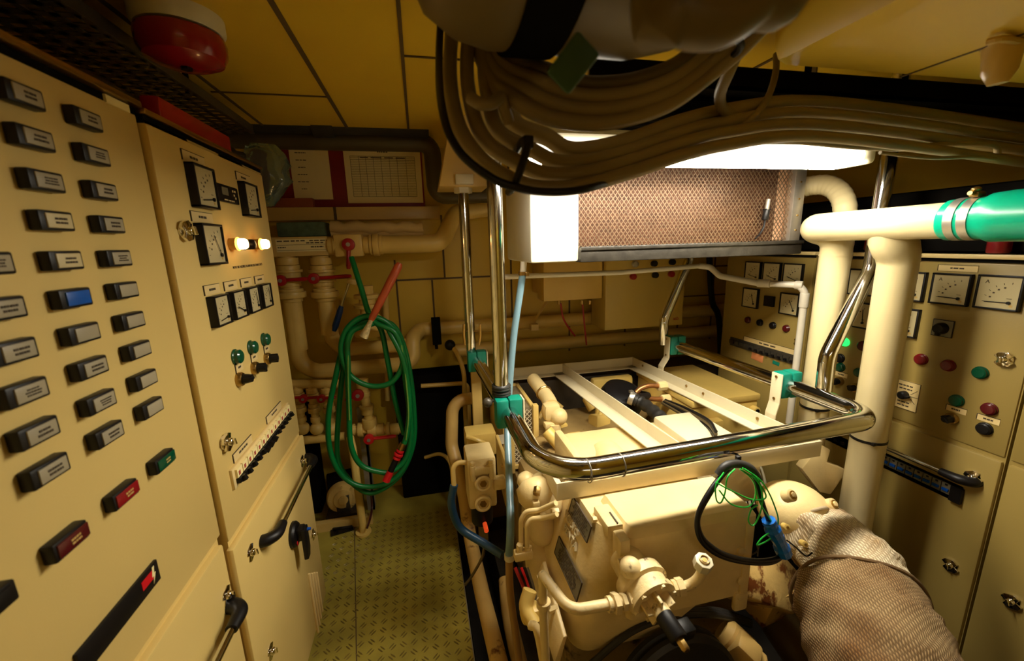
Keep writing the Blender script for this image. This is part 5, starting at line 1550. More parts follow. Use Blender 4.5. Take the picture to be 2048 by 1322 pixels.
    b = MB(); b.tube(catmull([at(1066, 758, Y=2.15), at(1080, 776, Y=2.05), at(1095, 796, Y=1.95), at(1102, 812, Y=1.88)], 6), [.036, .037, .038, .04], 18); b.build('thermostat_pipe', ENG, t)
    b = MB(); c = at(1088, 786, Y=2.0); b.torus(c, .038, .007, (at(1095, 796, Y=1.95) - at(1080, 776, Y=2.05))); b.build('hose_clip', BRASS, t)
    b = MB(); c = at(1102, 822, Y=1.86); b.box(c, (.09, .08, .09), bev=.025); b.ball(c + Vector((.03, -.03, -.02)), .045); b.cyl(c + Vector((.0, -.03, -.05)), c + Vector((0, -.03, -.10)), .04); b.box(at(1098, 850, Y=1.82), (.05, .04, .03), bev=.006); b.build('thermostat_housing', ENG, t)
    rnd = random.Random(3)
    for k in range(10):
        b = MB(); c = Vector((rnd.uniform(.56, .95), rnd.uniform(1.68, 2.15), rnd.uniform(.70, .77)))
        if k % 3 == 0:
            b.box(c, (.10, .08, .08), bev=.015, rot=(rnd.uniform(-.3, .3), .2, rnd.uniform(-1, 1)))
        elif k % 3 == 1:
            b.cyl(c, c + Vector((rnd.uniform(-.1, .1), .05, .06)), .03, bev=.006)
        else:
            b.tube(catmull([c, c + Vector((.06, .05, .04)), c + Vector((.12, .02, 0))], 5), .012, 10)
        b.build(('injector_body', 'injector_cap', 'injector_pipe')[k % 3], PIPEY, t)
    # terminal box on the right
    b = MB(); b.span((1.314, 1.718, .53), (1.708, 2.265, .846), bev=.006); tb = b.build('terminal_box', PIPEY, t)
    b = MB(); b.span((1.306, 1.710, .849), (1.716, 2.273, .884), bev=.006); b.build('lid', PIPEY, tb)
    for i, (x, z) in enumerate(((1.56, .79), (1.625, .795), (1.68, .80))):
        b = MB(); b.cyl((x, 1.722, z), (x, 1.685, z), .022, seg=8, bev=.003); b.cyl((x, 1.686, z), (x, 1.682, z), .012, m=1); b.build('cable_gland', [PIPEY, BLACKM], tb)
    b = MB(); b.box((1.41, 1.69, .72), (.11, .05, .13), bev=.01); b.box((1.41, 1.665, .68), (.06, .04, .05), bev=.01); b.build('connector_block', PIPEY, t)
    for k in range(7):
        b = MB(); x = 1.38 + k * .020
        b.tube(catmull([(1.39 + k * .006, 1.68, .72), (x + .01, 1.58, .70 + .01 * (k % 3)), (x + .02, 1.47, .62), (x - .04, 1.35, .53)], 6), .0055, 8); b.build('wire', mat('grey_wire', (.42, .37, .24), .45, var=.05), t)
    # manifold on the left flank
    b = MB()
    c = at(1068, 975, Y=1.25); b.lathe([(.035, -.03), (.062, -.01), (.066, .03), (.05, .06), (.028, .08), (.022, .10), (0, .10)], align(c, (.10, -.55, -.6)), seg=24)
    c = at(1050, 940, Y=1.33) - Vector((0, 0, .035)); b.lathe([(.02, -.02), (.034, 0), (.034, .02), (.045, .03), (.045, .10)], align(c, (.3, -.2, -.8)), seg=20)
    c = at(1090, 990, Y=1.25); b.ball(c, .075, (.8, 1.2, .75), rot=(.4, 0, 0))
    for y0, z0 in ((1.30, .72), (1.26, .56), (1.24, .40)):
        b.ball((.37, y0, z0 - .02), .085, (.75, 1.3, .95), rot=(.3, .2, 0))
    b.build('water_manifold', ENG, t, ang=60)
    c = at(1075, 975, Y=1.19); b = MB(); b.hexnut(c, c + Vector((-.01, -.02, -.012)), .013); b.build('plug', BRASS, t)
    for l, in ((((1042, 1108, 1.14), (1042, 1040, 1.15), (1052, 1023, 1.15), (1080, 1020, 1.13), (1112, 1006, 1.08)),), (((1054, 1104, 1.13), (1054, 1050, 1.13), (1062, 1038, 1.13), (1085, 1036, 1.11), (1114, 1028, 1.07)),)):
        b = MB(); b.tube(fillet(path(*l), .03, 6), .0085, 12); b.build('fuel_pipe', ENG, t)
    b = MB(); b.box(at(1046, 1108, Y=1.13), (.06, .03, .03), bev=.004)
    for x, y in ((1040, 1100), (1056, 1104)):
        c = at(x, y, Y=1.13); b.hexnut(c - Vector((0, 0, .012)), c + Vector((0, 0, .022)), .012)
    b.build('pipe_block', ENG, t)
    b = MB(); b.box(at(1072, 1015, Y=1.17), (.024, .02, .05), bev=.004); b.build('pipe_clamp', ENG, t)
    b = MB(); c = at(1110, 1024, Y=1.09); b.hexnut(c - Vector((.012, 0, 0)), c + Vector((.012, 0, 0)), .012); b.build('pipe_nut', ENG, t)
    for k in range(5):
        b = MB(); b.tube(catmull([at(1030 + k * 6, 1135, Y=1.16), at(1045 + k * 5, 1170, Y=1.12), at(1062 + k * 3, 1215, Y=1.05), at(1066 + k * 2, 1245, Y=1.02)], 6), .006, 8); b.build('wire', (RED, BLACK, REDBRIGHT, BLACK, CABLEDK)[k], t)
    b = MB(); b.tube(catmull([at(1060, 1180, Y=1.06), at(1052, 1215, Y=1.04), at(1070, 1250, Y=1.0)], 6), .022, 14); b.box(at(1060, 1225, Y=1.04), (.06, .05, .05), bev=.012); b.build('wiring_boot', PIPEY, t)


generator()


def around_generator():
    # lagged exhaust: three overlapping wraps
    t = thing('lagged_exhaust', 'exhaust pipe wrapped in woven grey lagging, widening towards the lower right', 'exhaust pipe', Matrix())
    def wrap(nm, pts, rs, m, seed, hem=True, nseg=44, n=10):
        P = catmull(pts, n); k = len(P); b = MB()
        R = []
        for i in range(k):
            f = i / (k - 1) * (len(rs) - 1); j = min(int(f), len(rs) - 2); R.append(rs[j] + (rs[j + 1] - rs[j]) * (f - j))
        b.tube(P, R, nseg, uvs=True, cap=True)
        rnd = random.Random(seed); ph = [rnd.uniform(0, 6) for _ in range(6)]
        for v in b.bm.verts:
            c = min(P, key=lambda q: (q - v.co).length_squared)
            d = (v.co - c)
            if d.length > 1e-6:
                s = v.co
                w = .008 * math.sin(s.z * 40 + s.x * 30 + ph[0]) * math.sin(s.y * 30 + s.x * 17 + ph[1]) - .009 * max(0, math.sin(s.z * 34 + s.x * 52 + s.y * 20 + ph[5]) - .86) / .14 + .003 * math.sin(s.z * 95 - s.x * 70 + ph[2]) * math.sin(s.x * 60 + ph[4]) + .0022 * math.sin(s.y * 120 + s.z * 60 + ph[3])
                v.co += d.normalized() * w
        o = b.build(nm, m, t, ang=180)
        if hem:
            b = MB(); d0 = (P[1] - P[0]).normalized(); F = align(P[0], d0)
            ring = []
            for j in range(40):
                a = 2 * PI * j / 40; rr = R[0] + .003 + .003 * math.sin(a * 5 + seed)
                ring.append(F @ Vector((rr * math.cos(a), rr * math.sin(a), .004 * math.sin(a * 3 + seed))))
            b.tube(ring, .0055, 8, closed=True); b.build('stitched_hem', m, o)
        return o
    A = [at(1604, 1024, Y=1.03), at(1618, 1058, Y=.995), at(1648, 1092, Y=.97)]
    wrap('lagging_wrap', A, [.078, .098, .100], LAG, 1)
    B = [at(1652, 1085, Y=.97), at(1684, 1112, Y=.90), at(1716, 1160, Y=.83), at(1735, 1218, Y=.77)]
    wrap('lagging_wrap', B, [.118, .130, .138, .142], LAG, 2)
    Cc = [at(1716, 1206, Y=.79), at(1734, 1252, Y=.73), at(1762, 1330, Y=.65), at(1785, 1450, Y=.57), at(1800, 1650, Y=.48)]
    wrap('lagging_wrap', Cc, [.168, .172, .174, .172, .165], LAGDK, 3)
    b = MB(); b.tube([at(1790, 1500, Y=.55), at(1800, 1650, Y=.48), at(1805, 1900, Y=.42)], .09, 24); b.build('pipe_stub', DARKGREY, t)
    b = MB(); p = at(1672, 1035, Y=.985); d = Vector((-.1, -.3, -.9)).normalized()
    for k in range(4):
        b.torus(p + d * (k * .009), .014, .004, d, k=8, seg=20)
    b.cyl(p, p + d * .05, .011); b.build('copper_union', COPPER, t)
    for px, py, yy in ((1573, 1054, .955), (1609, 1088, .925)):
        c = at(px, py, Y=yy); b = MB(); d = Vector((-.3, -.8, .4)).normalized(); b.cyl(c - d * .02, c + d * .006, .010, seg=16, bev=.002); b.cyl(c + d * .006, c + d * .009, .004, m=1); b.build('lagging_stud', [PIPEY, BRASS], t)
    b = MB(); b.tube(catmull([at(1573, 1080, Y=.92), at(1592, 1095, Y=.90), at(1612, 1112, Y=.89), at(1625, 1105, Y=.88)], 5), .0025, 6); b.build('lacing_wire', BLACK, t)
    # hanging cable coil with green wires and blue tape
    t = thing('hanging_cable_loop', 'black cable loop bound with blue tape and loose green wires hanging from the frame', 'cable', Matrix())
    Y = .86
    W = lambda l: [at(x, y, Y=Y + d) for x, y, d in l]
    for k in range(2):
        b = MB(); o = k * 5
        b.tube(catmull(W([(1478, 922, .05), (1447, 948, .02), (1418, 985 + o, 0), (1396, 1030 + o, -.01), (1397 + o, 1070, -.015), (1418 + o, 1098 - o, -.02), (1455, 1117 - o * 1.2, -.02), (1505, 1126 - o, -.01), (1545, 1124 - o, -.005), (1566, 1108, 0), (1562, 1085, .0)]), 8), .0068, 12); b.build('black_cable', BLACK, t)
    b = MB(); b.tube(catmull(W([(1478, 926, .05), (1500, 940, .02), (1515, 970, 0), (1525, 1005, 0), (1540, 1050, 0)]), 8), .006, 12); b.build('black_cable', BLACK, t)
    b = MB(); b.tube(catmull(W([(1436, 950, .02), (1452, 932, .02), (1478, 928, .03), (1502, 938, .02), (1517, 960, .01)]), 8), .012, 12); b.build('tape_wrap', RUBBER, t)
    b = MB(); pts = catmull(W([(1537, 1040, 0), (1545, 1058, -.004), (1558, 1082, -.004), (1568, 1106, 0)]), 6); rnd = random.Random(4)
    b.tube(pts, [.0205 + rnd.uniform(-.003, .003) for _ in pts], 10); b.build('blue_tape', BLUETAPE, t, ang=20)
    gl = [
        [(1448, 945, 0), (1432, 970, -.01), (1433, 1000, -.01), (1442, 1005, -.01), (1450, 985, -.01), (1455, 955, -.01), (1470, 938, 0)],
        [(1432, 965, -.012), (1460, 980, -.018), (1500, 998, -.018), (1528, 998, -.015), (1530, 985, -.012), (1510, 958, -.01), (1480, 938, 0)],
        [(1438, 980, -.01), (1462, 1008, -.02), (1495, 1014, -.02), (1510, 995, -.02), (1508, 965, -.014), (1488, 942, 0)],
        [(1480, 938, .0), (1505, 960, -.01), (1518, 1000, -.01), (1528, 1020, -.01), (1545, 1045, -.005)],
        [(1485, 936, .0), (1512, 955, -.012), (1524, 985, -.012), (1522, 1020, -.015), (1508, 1050, -.016), (1497, 1042, -.016), (1502, 1020, -.015), (1515, 1010, -.01)],
        [(1490, 938, 0), (1522, 962, -.01), (1540, 990, -.01), (1555, 1030, -.01), (1556, 1050, -.006)],
        [(1545, 1062, -.01), (1525, 1075, -.012), (1514, 1090, -.012), (1530, 1084, -.012), (1548, 1072, -.01)],
    ]
    for l in gl:
        b = MB(); b.tube(catmull(W(l), 8), .0021, 8); b.build('green_wire', GREENW, t)
    b = MB(); b.tube(catmull(W([(1475, 915, .06), (1474, 905, .09), (1476, 930, .045)]), 4), .004, 8); b.box(at(1476, 918, Y=Y + .045), (.014, .012, .02), bev=.002); b.build('cable_tie', BLACK, t)
    for l in ([(1502, 1110, .05), (1515, 1102, .02), (1514, 1090, 0)], [(1515, 1112, .05), (1517, 1095, .02), (1522, 1085, 0)]):
        b = MB(); b.tube(catmull(W(l), 5), .002, 6); b.build('thin_wire', BLACK, t)
    # yellow pipe along the well edge
    b = MB()
    pts = [at(960, 795, Y=2.30), at(905, 800, Y=2.28), at(903, 890, Y=2.22), at(928, 985, Y=2.06), at(937, 1060, Z=.08), at(965, 1190, Z=.07), at(1003, 1345, Z=.07)]
    b.tube(fillet(pts, [0, .10, .10, .2, .2, .2, 0], 8), .036, 22)
    solo('pipe', b, PIPERUST, 'rust stained yellow pipe running along the edge of the well beside the gangway', 'pipe')
    b = MB(); b.tube(catmull([at(1010, 1160, Z=.02), at(1020, 1240, Z=-.02), at(1045, 1350, Z=-.05)], 6), .034, 18)
    solo('pipe', b, PIPERUST, 'second stained pipe low in the well, right of the clear brown tube', 'pipe')
    # valve block hung on the left of the generator
    t = thing('valve_block', 'cream valve block with two round brass ports standing left of the generator', 'valve block', Matrix())
    Yv = 1.46; b = MB(); c = at(966, 968, Y=Yv)
    x0, x1 = at(936, 960, Y=Yv).x, at(993, 960, Y=Yv).x; z1, z0 = at(960, 918, Y=Yv).z, at(960, 1018, Y=Yv).z
    b.span((x0, Yv, z0), (x1, Yv + .14, z1), bev=.010); b.box(((x0 + x1) / 2, Yv - .008, z1 - .045), (x1 - x0 - .03, .02, .03), bev=.005)
    for s in (x0 + .020, x1 - .020):
        b.cyl((s, Yv - .008, z1 - .02), (s, Yv - .008, z1 - .085), .011, bev=.003); b.hexnut((s, Yv - .008, z1 - .02), (s, Yv - .008, z1 - .005), .010)
    b.box((x1 + .012, Yv + .01, (z0 + z1) / 2 - .01), (.05, .04, .05), bev=.008)
    b.build('body', ENG, t)
    for py in (965, 1005):
        q = at(966, py, Y=Yv - .005); b = MB(); b.lathe([(.034, 0), (.034, .012), (.028, .016), (.022, .014), (.022, .008), (0, .008)], align(q, (0, -1, .05)), seg=26); b.lathe([(.014, .006), (.014, .014), (0, .014)], align(q, (0, -1, .05)), seg=6, m=1); b.build('port', [ENG, BRASS], t)
    b = MB(); b.cyl(((x0 + x1) / 2, Yv + .06, z0 + .01), ((x0 + x1) / 2, Yv + .06, z0 - .10), .045, bev=.006); b.build('black_bowl', BLACK, t)
    b = MB(); q = at(973, 1062, Y=Yv - .03); b.cyl(q, q + Vector((0, .06, 0)), .009); b.build('indicator', ORANGELED, t)
    b = MB(); q = at(960, 880, Y=1.90); b.box(q, (.15, .12, .12), bev=.01); b.tube(catmull([q + Vector((-.07, -.05, .05)), q + Vector((-.02, -.08, .04)), q + Vector((.03, -.07, .0))], 5), .012, 10); b.box(q + Vector((0, 0, -.16)), (.12, .1, .22)); b.build('rear_body', PIPEY, t)
    b = MB(); b.tube(fillet([at(938, 925, Y=Yv + .03), at(905, 925, Y=Yv + .02), at(908, 975, Y=Yv)], .03, 6), .010, 12); b.build('feed_pipe', CREAM, t)
    b = MB(); b.tube(catmull([at(908, 970, Y=Yv), at(903, 1010, Y=Yv), at(920, 1055, Y=Yv), at(965, 1085, Y=Yv - .05), at(1005, 1110, Y=1.34)], 6), .016, 12); b.build('blue_hose', DKBLUEH, t)
    b = MB(); b.tube(catmull([at(968, 1075, Y=Yv - .02), at(966, 1110, Y=Yv - .05), at(945, 1150, Y=1.46), at(930, 1170, Y=1.46)], 6), .006, 8); b.build('drain_wire', CABLEDK, t)
    # side bracket of the valve block, tall post of the generator's left rear
    b = MB(); b.loft([[(.285, 1.52, .60), (.315, 1.52, .60), (.315, 1.70, .66), (.285, 1.70, .66)], [(.285, 1.50, .82), (.300, 1.50, .82), (.300, 1.72, .84), (.285, 1.72, .84)]], bev=.004); b.cyl((.284, 1.55, .70), (.276, 1.55, .70), .010, seg=6); b.cyl((.284, 1.55, .78), (.276, 1.55, .78), .010, seg=6)
    b.build('mounting_bracket', CREAM, t)
    b = MB(); p0, p1 = at(942, 745, Y=2.16), at(968, 875, Y=2.16); b.span((p0.x, 2.16, -.1), (p1.x, 2.20, p0.z), bev=.004); solo('support_post', b, CREAM, 'flat cream upright post under the far left teal clamp', 'post')
    b = MB(); q = at(929, 795, Y=2.4); b.tube(catmull([at(903, 690, Y=2.5), at(918, 715, Y=2.45), at(928, 750, Y=2.42), q, Vector((q.x, q.y, .4)), Vector((q.x, q.y, -.4))], 6), .014, 12); b.ball(at(900, 690, Y=2.5), .034, u=14, v=8, m=1)
    solo('hand_lever', b, [PIPEY, BLACK], 'bent hand lever with a black ball knob in the dark beyond the gangway', 'lever')
    b = MB(); q = at(935, 766, Y=2.55); b.tube(fillet([at(842, 772, Y=2.55), q, Vector((q.x, q.y, -.4))], .04), .014, 12)
    solo('pipe', b, PIPEY, 'thin horizontal pipe in the dark recess left of the generator', 'pipe')
    b = MB(); q = at(900, 925, Y=2.45); b.tube(catmull([at(850, 915, Y=2.6), at(880, 908, Y=2.55), q, Vector((q.x + .01, q.y - .02, q.z - .15)), Vector((q.x + .01, q.y - .02, 0))], 5), .012, 12)
    solo('pipe', b, PIPEY, 'thin bent pipe near the floor in the dark recess', 'pipe')
    # dark machinery beyond the frame
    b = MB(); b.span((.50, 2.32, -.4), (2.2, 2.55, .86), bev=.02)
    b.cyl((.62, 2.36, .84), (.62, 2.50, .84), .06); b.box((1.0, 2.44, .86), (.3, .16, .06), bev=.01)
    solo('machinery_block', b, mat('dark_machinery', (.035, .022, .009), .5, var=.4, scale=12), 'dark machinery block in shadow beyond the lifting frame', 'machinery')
    b = MB(); b.span((1.66, 1.2, .0), (1.72, 2.2, .28)); b.build('trim_5', BLACKM)['kind'] = 'structure'


around_generator()
# ------------------------------------------------------------------ overhead: silencer, cable bundle, cable tray, bell
def overhead():
    # big pale cylinder hung close to the camera
    t = thing('silencer_drum', 'large pale drum under the ceiling wrapped by a black strap, nearest the camera', 'drum', Matrix())
    Yd = .56; zc = 2.145; R = .195; xl = -.005; xr = .42
    Mx = Matrix.Translation((0, Yd, zc)) @ Matrix.Rotation(PI / 2, 4, 'Y')
    b = MB()
    prof = [(0, xl), (R * .55, xl + .010), (R * .82, xl + .035), (R * .95, xl + .075), (R, xl + .12), (R, xr - .10), (R * .93, xr - .04), (R * .75, xr - .01), (R * .4, xr), (0, xr)]
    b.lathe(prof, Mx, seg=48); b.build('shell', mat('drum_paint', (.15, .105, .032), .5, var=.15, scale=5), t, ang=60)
    xs = at(1125, 60, Y=Yd - .1).x
    b = MB()
    b.lathe([(R + .001, xs - .028), (R + .006, xs - .028), (R + .006, xs + .036), (R + .001, xs + .036)], Mx, seg=48)
    b.build('strap', BLACKM, t)
    b = MB(); p = at(1178, 92, Y=Yd - .13); q = at(1118, 158, Y=Yd - .06)
    b.box(p.lerp(q, .5), (.034, .010, (p - q).length * .70), rot=(math.radians(20), math.radians(40), 0), bev=.004)
    b.build('green_bracket', mat('green_bracket_paint', (.035, .10, .045), .5, var=.15), t)
    b = MB()
    for x in (xl + .12, xr - .12):
        b.cyl((x, Yd, zc + R - .01), (x, Yd, ZC), .012, seg=12)
    b.build('hanger', ALUDULL, t)
    # second pale pipe bend right of the drum
    b = MB(); b.tube(catmull([Vector((at(1600, -110, Y=.33).x + .03, .33, ZC)), at(1600, -110, Y=.33), at(1500, 0, Y=.315), at(1425, 42, Y=.31), at(1350, 20, Y=.31), at(1315, -60, Y=.32), Vector((at(1315, -60, Y=.32).x, .325, ZC))], 8), .020, 20)
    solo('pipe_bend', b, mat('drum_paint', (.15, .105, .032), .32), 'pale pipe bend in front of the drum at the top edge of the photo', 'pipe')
    # sagging cable bundle
    def cable(l, r, m, lab, nm='power_cable'):
        b = MB(); b.tube(catmull([at(x, y, Y=yy) for x, y, yy in l], 9), r, 14)
        return solo(nm, b, m, lab, 'cable', 'sagging cable bundle')
    base = [(915, -40), (900, 120), (910, 225), (945, 300), (1005, 350), (1075, 375), (1160, 372), (1260, 345), (1360, 312), (1450, 290), (1600, 272), (1800, 290), (2080, 330)]
    lab = ['lowest cable of the sagging bundle, curving above the white cooler cover', 'second lowest grey cable of the sagging bundle', 'third grey cable up in the sagging bundle, under the zip tie', 'thick grey cable at the inner edge of the lower bundle, beside the bright lamp gap']
    sh = [(0, 0, 0), (27, -27, .018), (55, -52, .036), (88, -76, .054)]
    for i in range(4):
        dx, dy, dyy = sh[i]; l = []
        n = len(base)
        for k, (x, y) in enumerate(base):
            f = k / (n - 1)
            w = 1 if k < 6 else max(.9, 1 - (k - 5) * .05)
            ox = dx * (1.25 if k < 3 else 1 if k < 5 else max(0, 1 - (k - 4) * .3)); oy = dy * (0 if k < 2 else min(1, (k - 1) / 3.)) * (w if k > 6 else 1)
            yy = (.82, .79, .72)[k] if k < 3 else .66 + dyy + max(0, (k - 6)) * .034
            l.append((x + ox, y + oy, yy))
        cable(l, .0122 if i < 3 else .0145, CABLE, lab[i])
    l = [(886, -40, .80), (878, 120, .76), (886, 225, .66), (918, 302, .62), (980, 354, .62), (1030, 374, .62), (1090, 384, .63), (1170, 378, .64), (1260, 346, .72), (1340, 300, .80)]
    cable(l, .0062, BLACK, 'thin black cable at the outer edge of the sagging bundle', 'control_cable')
    # inner loop going up to the right
    for i, (dx, dy) in enumerate(((0, 0), (18, -27), (36, -53), (52, -79))):
        l = [(945 + dx * .6, 60 + dy * .2, .82), (960 + dx * .6, 110 + dy * .2, .80), (985 + dx * .8, 165 + dy * .5, .75), (1030 + dx, 200 + dy * .8, .66), (1095 + dx * .7, 234 + dy, .66), (1180, 246 + dy, .66), (1260, 236 + dy * .95, .66), (1345 - dx * .1, 205 + dy * .9, .66), (1420 - dx * .3, 150 + dy * .8, .67), (1485 - dx * .5, 95 + dy * .7, .64), (1560 - dx * .6, 15 + dy * .5, .61), (1650 - dx * .6, -90 + dy * .3, .575)]
        cable(l, (.0125, .0120, .0115, .011)[i], CABLE if i < 3 else CABLEDK, ['outermost cable of the inner loop, sweeping up to the right past the drum', 'second cable of the inner loop below the drum', 'third cable of the inner loop, close under the drum', 'innermost darker cable right under the drum'][i])
    l = [(940, 195, .65), (960, 207, .64), (985, 206, .64), (1000, 195, .65), (1008, 215, .66), (1018, 245, .67)]
    cable(l, .009, CABLE, 'short cable crossing the bundle left of the bright gap')
    for i, (px, py, qx, qy, lb) in enumerate(((1055, 285, 1028, 372, 'black zip tie strapping the lower cable bundle'), (1455, 75, 1478, 100, 'black zip tie on the cables rising right of the drum'))):
        a, c = at(px, py, Y=.62), at(qx, qy, Y=.63); b = MB()
        b.tube(catmull([a + Vector((0, .09, .0)), a + Vector((0, .03, .008)), a, a.lerp(c, .5) + Vector((.0, -.012, 0)), c, c + Vector((0, .04, -.004))], 5), .006, 8)
        b.box(a, (.016, .016, .018), bev=.003)
        solo('zip_tie', b, BLACK, lb, 'zip tie')
    # ladder of dark cable tray running across, with its cables
    t = thing('cable_tray', 'black cable tray hung across under the ceiling with straps', 'cable tray', Matrix())
    zt = at(1700, 165, Y=1.02).z; zb = zt - .016
    p0, p1 = at(1440, 125, Y=.98), at(2048, 205, Y=.98)
    zt = .5 * (p0.z + p1.z); b = MB()
    b.span((.40, .94, zt - .05), (2.42, 1.13, zt - .042)); b.span((.40, .94, zt - .05), (2.42, .946, zt)); b.span((.40, 1.124, zt - .05), (2.42, 1.13, zt))
    b.build('tray', BLACKM, t)
    for px in (1612, 1808, 1985):
        x = at(px, 130, Y=.95).x; b = MB(); b.span((x - .009, .940, zt - .05), (x + .009, .944, ZC)); b.build('strap', BLACKM, t)
    for i in range(7):
        b = MB(); y = .962 + i * .0235; pts = [(.45 + .2 * k, y + .001 * math.sin(k * 1.9 + i), zt - .028 + .003 * math.sin(k * 1.3 + i * 2)) for k in range(11)]
        b.tube(catmull(pts, 3), .0095, 10)
        solo('tray_cable', b, RUBBER, 'black cable lying in the overhead cable tray', 'cable', 'cables in the overhead tray')
    # cables slung beneath the tray
    for i in range(6):
        y = 1.000 + (i // 2) * .036; b = MB()
        b.tube(catmull([(.42 + .2 * k, y + .003 * math.sin(k * 1.6 + i * 2), zt - .067 - .034 * (i % 2) + .003 * math.sin(k * 1.2 + i * 1.7)) for k in range(11)], 3), .0135, 10)
        solo('slung_cable', b, BLACKM, 'thick black cable slung close under the overhead tray', 'cable', 'black cables under the overhead tray')
    runs = [
        ([(1220, 330, .84), (1330, 262, .87), (1400, 236, .90), (1500, 225, .92), (1600, 226, .94), (1700, 232, .95), (1800, 248, .96), (1920, 255, .97), (2080, 262, .97)], .0105, CABLE, 'upper grey cable slung beneath the black tray'),
        ([(1200, 345, .83), (1300, 285, .86), (1380, 252, .88), (1500, 246, .90), (1620, 250, .93), (1740, 256, .95), (1880, 272, .96), (2080, 285, .96)], .0125, CABLEDK, 'dark cable slung beneath the black tray'),
        ([(1180, 352, .83), (1260, 318, .84), (1330, 282, .86), (1450, 262, .88), (1540, 262, .90), (1620, 274, .93), (1720, 276, .95), (1850, 280, .96), (2080, 305, .96)], .013, CABLE, 'wavy grey cable just above the lamp'),
        ([(1500, 282, .90), (1600, 283, .92), (1700, 292, .94), (1800, 297, .95), (1900, 288, .95), (1985, 290, .95), (1996, 312, .95)], .008, CABLE, 'thin cable hanging lowest right of the lamp'),
        ([(1760, 305, .95), (1860, 316, .95), (1940, 314, .95), (1990, 318, .95)], .005, CABLE, 'thinnest pale cable sagging beside the steel post'),
    ]
    for i, (l, r, m, lb) in enumerate(runs):
        f = (1.0, .965, .93, .90, .87)[i]
        b = MB(); b.tube(catmull([at(x, y, Y=yy * f) for x, y, yy in l], 8), r * f, 12); solo('slung_cable', b, m, lb, 'cable', 'cables slung beneath the tray')
    for px, py in ((1570, 232), (1772, 245), (1940, 250)):
        c = at(px, py, Y=.93); b = MB(); b.box(c, (.03, .05, .032), bev=.005); b.cyl(c, (c.x, .97, zt - .05), .006, seg=8); solo('cable_clip', b, BLACKM, 'black clip holding the slung cables to the tray', 'clip', 'black cable clips')
    for i, (l, r, lb) in enumerate((([(1475, 105, .66), (1455, 150, .68), (1440, 190, .72), (1448, 220, .78), (1480, 230, .86), (1520, 228, .92)], .010, 'cable loop dropping from the zip tie to the tray cables'), ([(1552, 110, .95), (1552, 140, .90), (1540, 185, .84), (1515, 225, .80), (1480, 255, .80), (1445, 285, .82)], .007, 'loose thin cable swinging down in front of the tray to the lamp'))):
        b = MB(); b.tube(catmull([at(x, y, Y=yy) for x, y, yy in l], 8), r, 12); solo('loose_cable', b, CABLE, lb, 'cable')
    # ventilation trunk with rounded edge at upper right
    b = MB(); p = at(1560, 120, Y=.86)
    x0, zb = .62, at(1700, 110, Y=.70).z
    b.span((.72, -1.2, zb), (2.40, .80, ZC - .004), bev=.045); q0 = at(1750, 132, Z=zb); b.box((q0.x + .12, .35, zb - .0005), (.006, .84, .002), m=1)
    solo('ventilation_trunk', b, [CEIL, SEAM], 'yellow painted ventilation trunk under the ceiling at the upper right', 'duct')
    b = MB(); a, c = at(2010, 70, Y=.62), at(1995, 168, Y=.62)
    b.tube([Vector((a.x, a.y, zb)), a, a.lerp(c, .75), c], [.030, .030, .024, .014], 18); b.tube(catmull([at(1975, 84, Y=.60), at(2005, 78, Y=.585), at(2045, 84, Y=.60)], 5), .006, 8)
    solo('nozzle', b, CREAM, 'cream tapered spray nozzle hanging from the trunk near the right edge', 'nozzle')
    # alarm bell
    t = thing('alarm_bell', 'red alarm bell on a cream round base fixed to the ceiling above the left cabinets', 'bell', Matrix())
    c = at(362, 75, Y=1.06); cz = ZC
    p = at(358, 48, Z=ZC - .02); R = .100
    b = MB(); M = Matrix.Translation((p.x, p.y, ZC)) @ Matrix.Rotation(PI, 4, 'X')
    b.lathe([(R * 1.02, 0), (R * 1.02, .030), (R * .95, .040), (0, .040)], M, seg=40); b.build('base', LAMPBODY, t)
    b = MB(); b.lathe([(R * .96, .046), (R * 1.0, .060), (R * .98, .085), (R * .88, .105), (R * .60, .118), (R * .25, .122), (0, .122)], M, seg=40); b.lathe([(R * .3, .04), (R * .3, .06)], M); b.build('gong', mat('bell_red', (.30, .006, .008), .25, var=.05, coat=.3), t)
    b = MB(); b.cyl((0, 0, .120), (0, 0, .128), .014, M=M, seg=6); b.build('nut', BLACK, t)
    # perforated tray over the left cabinets
    t = thing('cable_tray', 'perforated dark tray with black cables above the left cabinets', 'cable tray', Matrix())
    b = MB(); z = 2.215
    x0, x1 = -1.02, -.69
    b.span((x0, .1, z), (x1, .1 + .004, z + .002))
    for k in range(46):
        y = .12 + k * .045
        b.span((x0, y, z), (x1, y + .020, z + .003))
    for k in range(8):
        x = x0 + k * .0457
        b.span((x, .1, z), (x + .018, 2.2, z + .003))
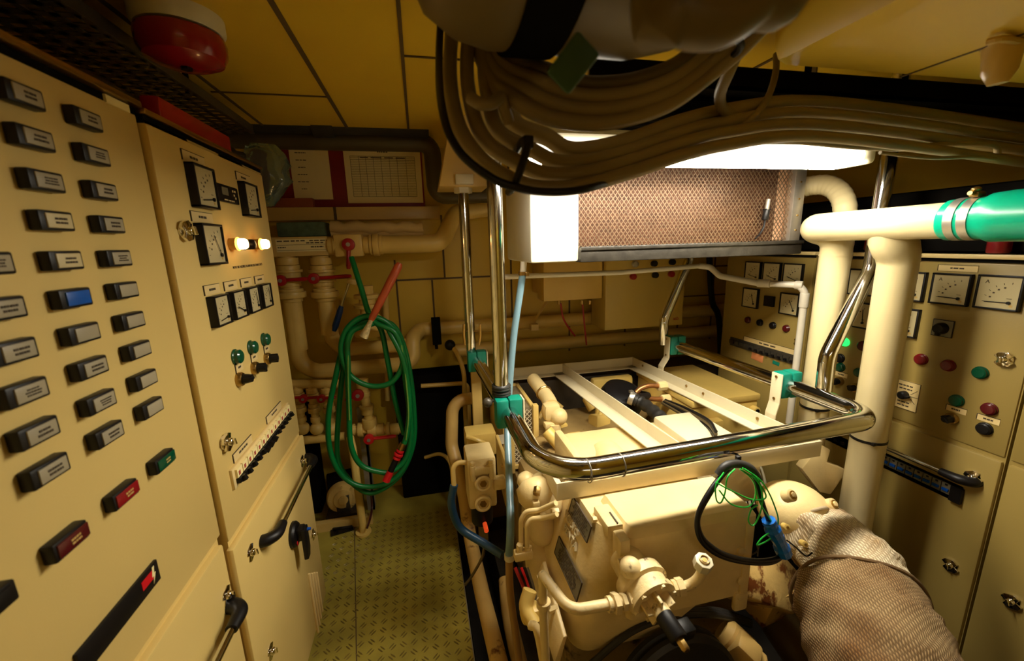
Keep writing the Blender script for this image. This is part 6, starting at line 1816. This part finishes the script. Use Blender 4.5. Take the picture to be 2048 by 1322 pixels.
    b.span((x0, .1, z), (x0 + .004, 2.2, z + .035)); b.span((x1, .1, z), (x1 + .004, 2.2, z + .035))
    b.build('tray', DARKGREY, t)
    for y in (.35, 1.0, 1.7):
        b = MB(); b.span((x0 + .02, y, z), (x0 + .03, y + .02, ZC)); b.span((x1 - .03, y, z), (x1 - .02, y + .02, ZC)); b.build('hanger', BLACKM, t)
    for i in range(4):
        b = MB(); pts = [(-.80 + i * .045 + .012 * math.sin(k * 1.7 + i), -.1 + .26 * k, 2.05 + .030 * math.sin(k * 2.1 + i * 1.3) + .015 * (i % 3)) for k in range(9)]
        b.tube(catmull(pts, 5), .016, 12)
        solo('cabinet_cable', b, RUBBER, 'black cable running along the top of the left cabinets', 'cable', 'cables on the left cabinets')
    b = MB(); a = at(300, 215, X=-.66); b.span((-.632, a.y - .10, 2.022), (-.590, a.y + .30, 2.075), bev=.006)
    solo('trunking', b, RED, 'red trunking lying on top of the left cabinets below the bell', 'trunking')


overhead()
# ------------------------------------------------------------------ camera and render look
cam = bpy.data.cameras.new('camera'); co = bpy.data.objects.new('camera', cam); COL.objects.link(co)
cam.sensor_fit = 'HORIZONTAL'; cam.sensor_width = 36.0; cam.lens = FPX / 2048 * 36
cam.clip_start = .02; cam.clip_end = 50
mw = Matrix(((CR.x, CU.x, -CF.x, 0), (CR.y, CU.y, -CF.y, 0), (CR.z, CU.z, -CF.z, HC), (0, 0, 0, 1)))
co.matrix_world = mw
cam.dof.use_dof = True; cam.dof.focus_distance = 1.65; cam.dof.aperture_fstop = 3.2
SC.camera = co
w = bpy.data.worlds.new('world'); SC.world = w; w.use_nodes = True
w.node_tree.nodes['Background'].inputs['Color'].default_value = (.01, .007, .002, 1)
w.node_tree.nodes['Background'].inputs['Strength'].default_value = 1
SC.view_settings.view_transform = 'Standard'; SC.view_settings.look = 'None'
SC.view_settings.exposure = 0; SC.view_settings.gamma = 1
SC.cycles.max_bounces = 10; SC.cycles.diffuse_bounces = 5; SC.cycles.glossy_bounces = 5
SC.cycles.sample_clamp_indirect = 6
